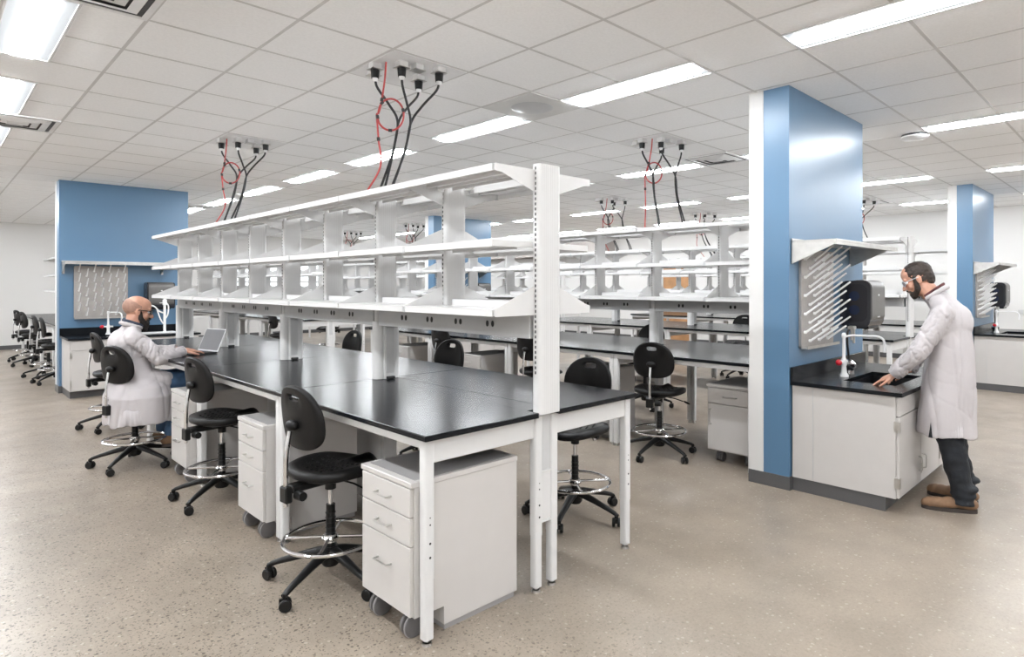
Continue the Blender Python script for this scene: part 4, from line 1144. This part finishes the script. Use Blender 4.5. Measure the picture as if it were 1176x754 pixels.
# ---- the seated man at the laptop
def man_seated():
    loc = (1.33, 6.27, 0); rz = math.radians(0)
    t = thing('person', 'seated bald man with black beard in a white coat, typing on a laptop', 'person', loc, rz)
    s = 1.06
    HT = Matrix.Translation((-.012,0,1.318)) @ Matrix.Rotation(math.radians(12), 4, 'Y') @ Matrix.Rotation(math.radians(-6), 4, 'Z')
    Rs, Re, Rw = (-.070,-.185,1.090), (.095,-.235,.920), (.300,-.135,.955)
    Ls, Le, Lw = (-.060,.185,1.090), (.13,.25,.93), (.310,.11,.955)
    def body(m):
        head_parts(m, HT, s)
        m.capsule((-.035,0,1.26), (-.055,0,1.15), .062, .070)
        m.ball((-.06,0,.98), 1, 18, 14, (.09,.15,.17)); m.ball((-.04,0,.76), 1, 18, 14, (.09,.145,.13)); m.capsule((-.06,-.12,1.09),(-.06,.12,1.09),.055,.055)
        for a, b, c in ((Ls,Le,Lw),(Rs,Re,Rw)):
            m.capsule(a, b, .046, .038); m.capsule(b, c, .038, .027)
        for q in (-1, 1):
            m.capsule((-.07,.095*q,.70), (.34,.125*q,.70), .080, .056); m.capsule((.34,.125*q,.70), (.20,.13*q,.24), .054, .038); m.capsule((.20,.13*q,.22), (.30,.14*q,.19), .032, .028)
        hand_parts(m, (.315,-.13,.958), (1,.28,-.10), (.1,0,1), 1, .20, .08, 1.0, [.16,.20,.24,.28])
        hand_parts(m, (.325,.105,.958), (1,-.18,-.10), (.1,0,1), -1, .20, .08, 1.0, [.16,.20,.24,.28])
    b = blob('body', body, M['skin'], .0042, 2, t)
    for q in (-1, 1): MB().ball(HT @ Vector((.074*s,.031*q*s,.006*s)), .0125, 14, 10).obj('eye', M['whitep'], b)
    def stub(m):
        R3 = HT.to_3x3()
        m.ball(HT @ Vector((-.015*s,0,.032*s)), 1, 24, 16, (.100*s,.0785*s,.082*s), R3)
    sh = blob('shaved_hair', stub, M['stubble'], .005, 2, t)
    bm = bmesh.new(); bm.from_mesh(sh.data); inv = HT.inverted()
    kill = [v for v in bm.verts if (lambda l: l.x/s > .025 or l.z/s > .075-.5*(l.x/s+.05) or (l.z/s < -.005 and l.x/s > -.03))(inv @ v.co)]
    bmesh.ops.delete(bm, geom=kill, context='VERTS'); bm.to_mesh(sh.data); bm.free()
    def beard(m):
        P = lambda x, y, z: HT @ Vector((x*s, y*s, z*s))
        for q in (-1, 1):
            m.capsule(P(.012,.066*q,-.005), P(.028,.060*q,-.060), .012, .021)
            m.capsule(P(.028,.058*q,-.060), P(.068,.027*q,-.105), .021, .030)
            m.capsule(P(.096,.006*q,-.046), P(.080,.034*q,-.070), .009, .013)
        m.capsule(P(.072,-.02,-.105), P(.072,.02,-.105), .032, .032); m.capsule(P(.085,0,-.085), P(.080,0,-.140), .020, .022)
        m.ball(P(.060,0,-.115), .042, 14, 10)
    blob('beard', beard, M['beard'], .0045, 1, t, lambda v, n: v+n*noise.noise(v*90)*.004)
    glasses(t, HT, s, M['lensdark'], M['blackp'], .003)
    def coat(m):
        m.ball((-.055,0,.97), 1, 24, 16, (.122,.192,.18)); m.ball((-.115,0,1.045), 1, 24, 16, (.118,.172,.12)); m.capsule((-.085,0,1.12),(-.060,0,1.165),.080,.074); m.ball((-.045,0,.78), 1, 24, 16, (.115,.185,.16))
        for q in (-1, 1): m.capsule((-.055,.045*q,1.150), (-.075,.150*q,1.105), .062, .068)
        loft(m, [(.0,-.03,.375,.250,.300),(.0,-.03,.47,.250,.303),(-.0,-.03,.60,.250,.302),(-.005,-.02,.68,.215,.272),(-.025,0,.75,.150,.215),(-.040,0,.82,.120,.195),(-.055,0,.95,.110,.18)])
        for a, b_, c in ((Ls,Le,Lw),(Rs,Re,Rw)):
            m.capsule(a, b_, .072, .062); m.cyl(b_, c, .062, .047, 20); m.ball(b_, .0615, 16, 10)
        for q in (-1, 1): m.capsule((-.02,.12*q,.72), (.16,.13*q,.715), .095, .085)
    def cp(v, n):
        w = folds(v, n, .020, .95, .37, 8)
        if n.z < -.75 and v.z < .41 and (abs((v.x)/.24)**2.3+abs((v.y+.03)/.295)**2.3) < .95: w.z += .12
        w = sleeve(w, v, n, ((Ls,Le),(Le,Lw),(Rs,Re),(Re,Rw)), 5)
        # the near side hem hangs lower at the back
        if v.z < .60: w.z += .07*(v.x)*(.60-v.z)/.22
        return w
    c = blob('lab_coat', coat, M['coat'], .0075, 4, t, cp)
    blob('collar', lambda m: m.tube([(-.050+.084*math.cos(a), .086*math.sin(a), 1.192-.03*math.cos(a)) for a in [PI*.28+1.44*PI*i/16 for i in range(17)]], .017, 10), M['coat'], .006, 1, c, lambda v, n: v+n*noise.noise(v*30)*.003)
    MB().tube([(-.042+.074*math.cos(a), .076*math.sin(a), 1.214-.03*math.cos(a)) for a in [2*PI*i/24 for i in range(24)]], .013, 8, True).obj('shirt_collar', M['shirt'], t)
    for w_, nm in ((Lw, Le), (Rw, Re)):
        a = Vector(nm); b2 = Vector(w_); d_ = (b2-a).normalized(); MB().cyl(b2-d_*.004, b2+d_*.006, .0475, .0465, 24).obj('cuff', M['coat'], c)
    def jeans(m):
        for q in (-1, 1):
            m.capsule((-.05,.10*q,.70), (.35,.13*q,.70), .092, .076); m.capsule((.35,.13*q,.70), (.21,.13*q,.26), .076, .058)
    blob('jeans', jeans, M['jeansb'], .008, 2, t, lambda v, n: v+n*(noise.noise(v*12)*.008))
    shoe_at(t, (.14,-.13), (.42,-.155), .135); shoe_at(t, (.14,.13), (.42,.155), .135)
    return t
man_seated()

# laptop
t = thing('laptop', 'open thin laptop under the hands of the seated man', 'laptop', (1.79, 6.31, .912), math.radians(14))
MB().rbox(-.12,.105,-.16,.16,0,.014,.003).obj('base', M['screen'], t)
m = MB()
for r in range(5):
    for k in range(13): m.box(-.045+r*.026-.0105, -.045+r*.026+.0105, -.145+k*.0225-.009+.011, -.145+k*.0225+.009+.011, .014, .0165)
m.box(-.105,-.062,-.045,.045,.014,.0145).obj('keyboard', M['keys'], t, smooth=False)
lid = mk('lid', MB().rbox(0,.008,-.16,.16,0,.225,.003).mesh('lid', M['lapgrey']), t, (.105,0,.012)); lid.rotation_euler = (0, math.radians(24), 0)
MB().box(-.001,0,-.15,.15,.012,.214).obj('display', pmat('display glass', (.10,.10,.105), .4, spec=.3), lid, smooth=False)

# ------------------------------------------------------------------ camera and view
cam = bpy.data.cameras.new('camera'); co = bpy.data.objects.new('camera', cam); COL.objects.link(co)
co.location = (0, 0, 1.542); co.rotation_euler = (PI/2, 0, .78689-PI/2)
cam.sensor_width = 36; cam.lens = 710.8/1176*36; cam.shift_x = (588-620.6)/1176; cam.shift_y = -(377-327.26)/1176
cam.clip_start = .05; cam.clip_end = 100
S.camera = co
wd = bpy.data.worlds.new('world'); S.world = wd; wd.use_nodes = True
wd.node_tree.nodes['Background'].inputs[0].default_value = (.9,.92,1,1); wd.node_tree.nodes['Background'].inputs[1].default_value = .2
S.view_settings.view_transform = 'Standard'; S.view_settings.look = 'None'; S.view_settings.gamma = 1; S.view_settings.use_curve_mapping = False
S.view_settings.exposure = EXPOSURE
S.cycles.max_bounces = 10; S.cycles.diffuse_bounces = 8
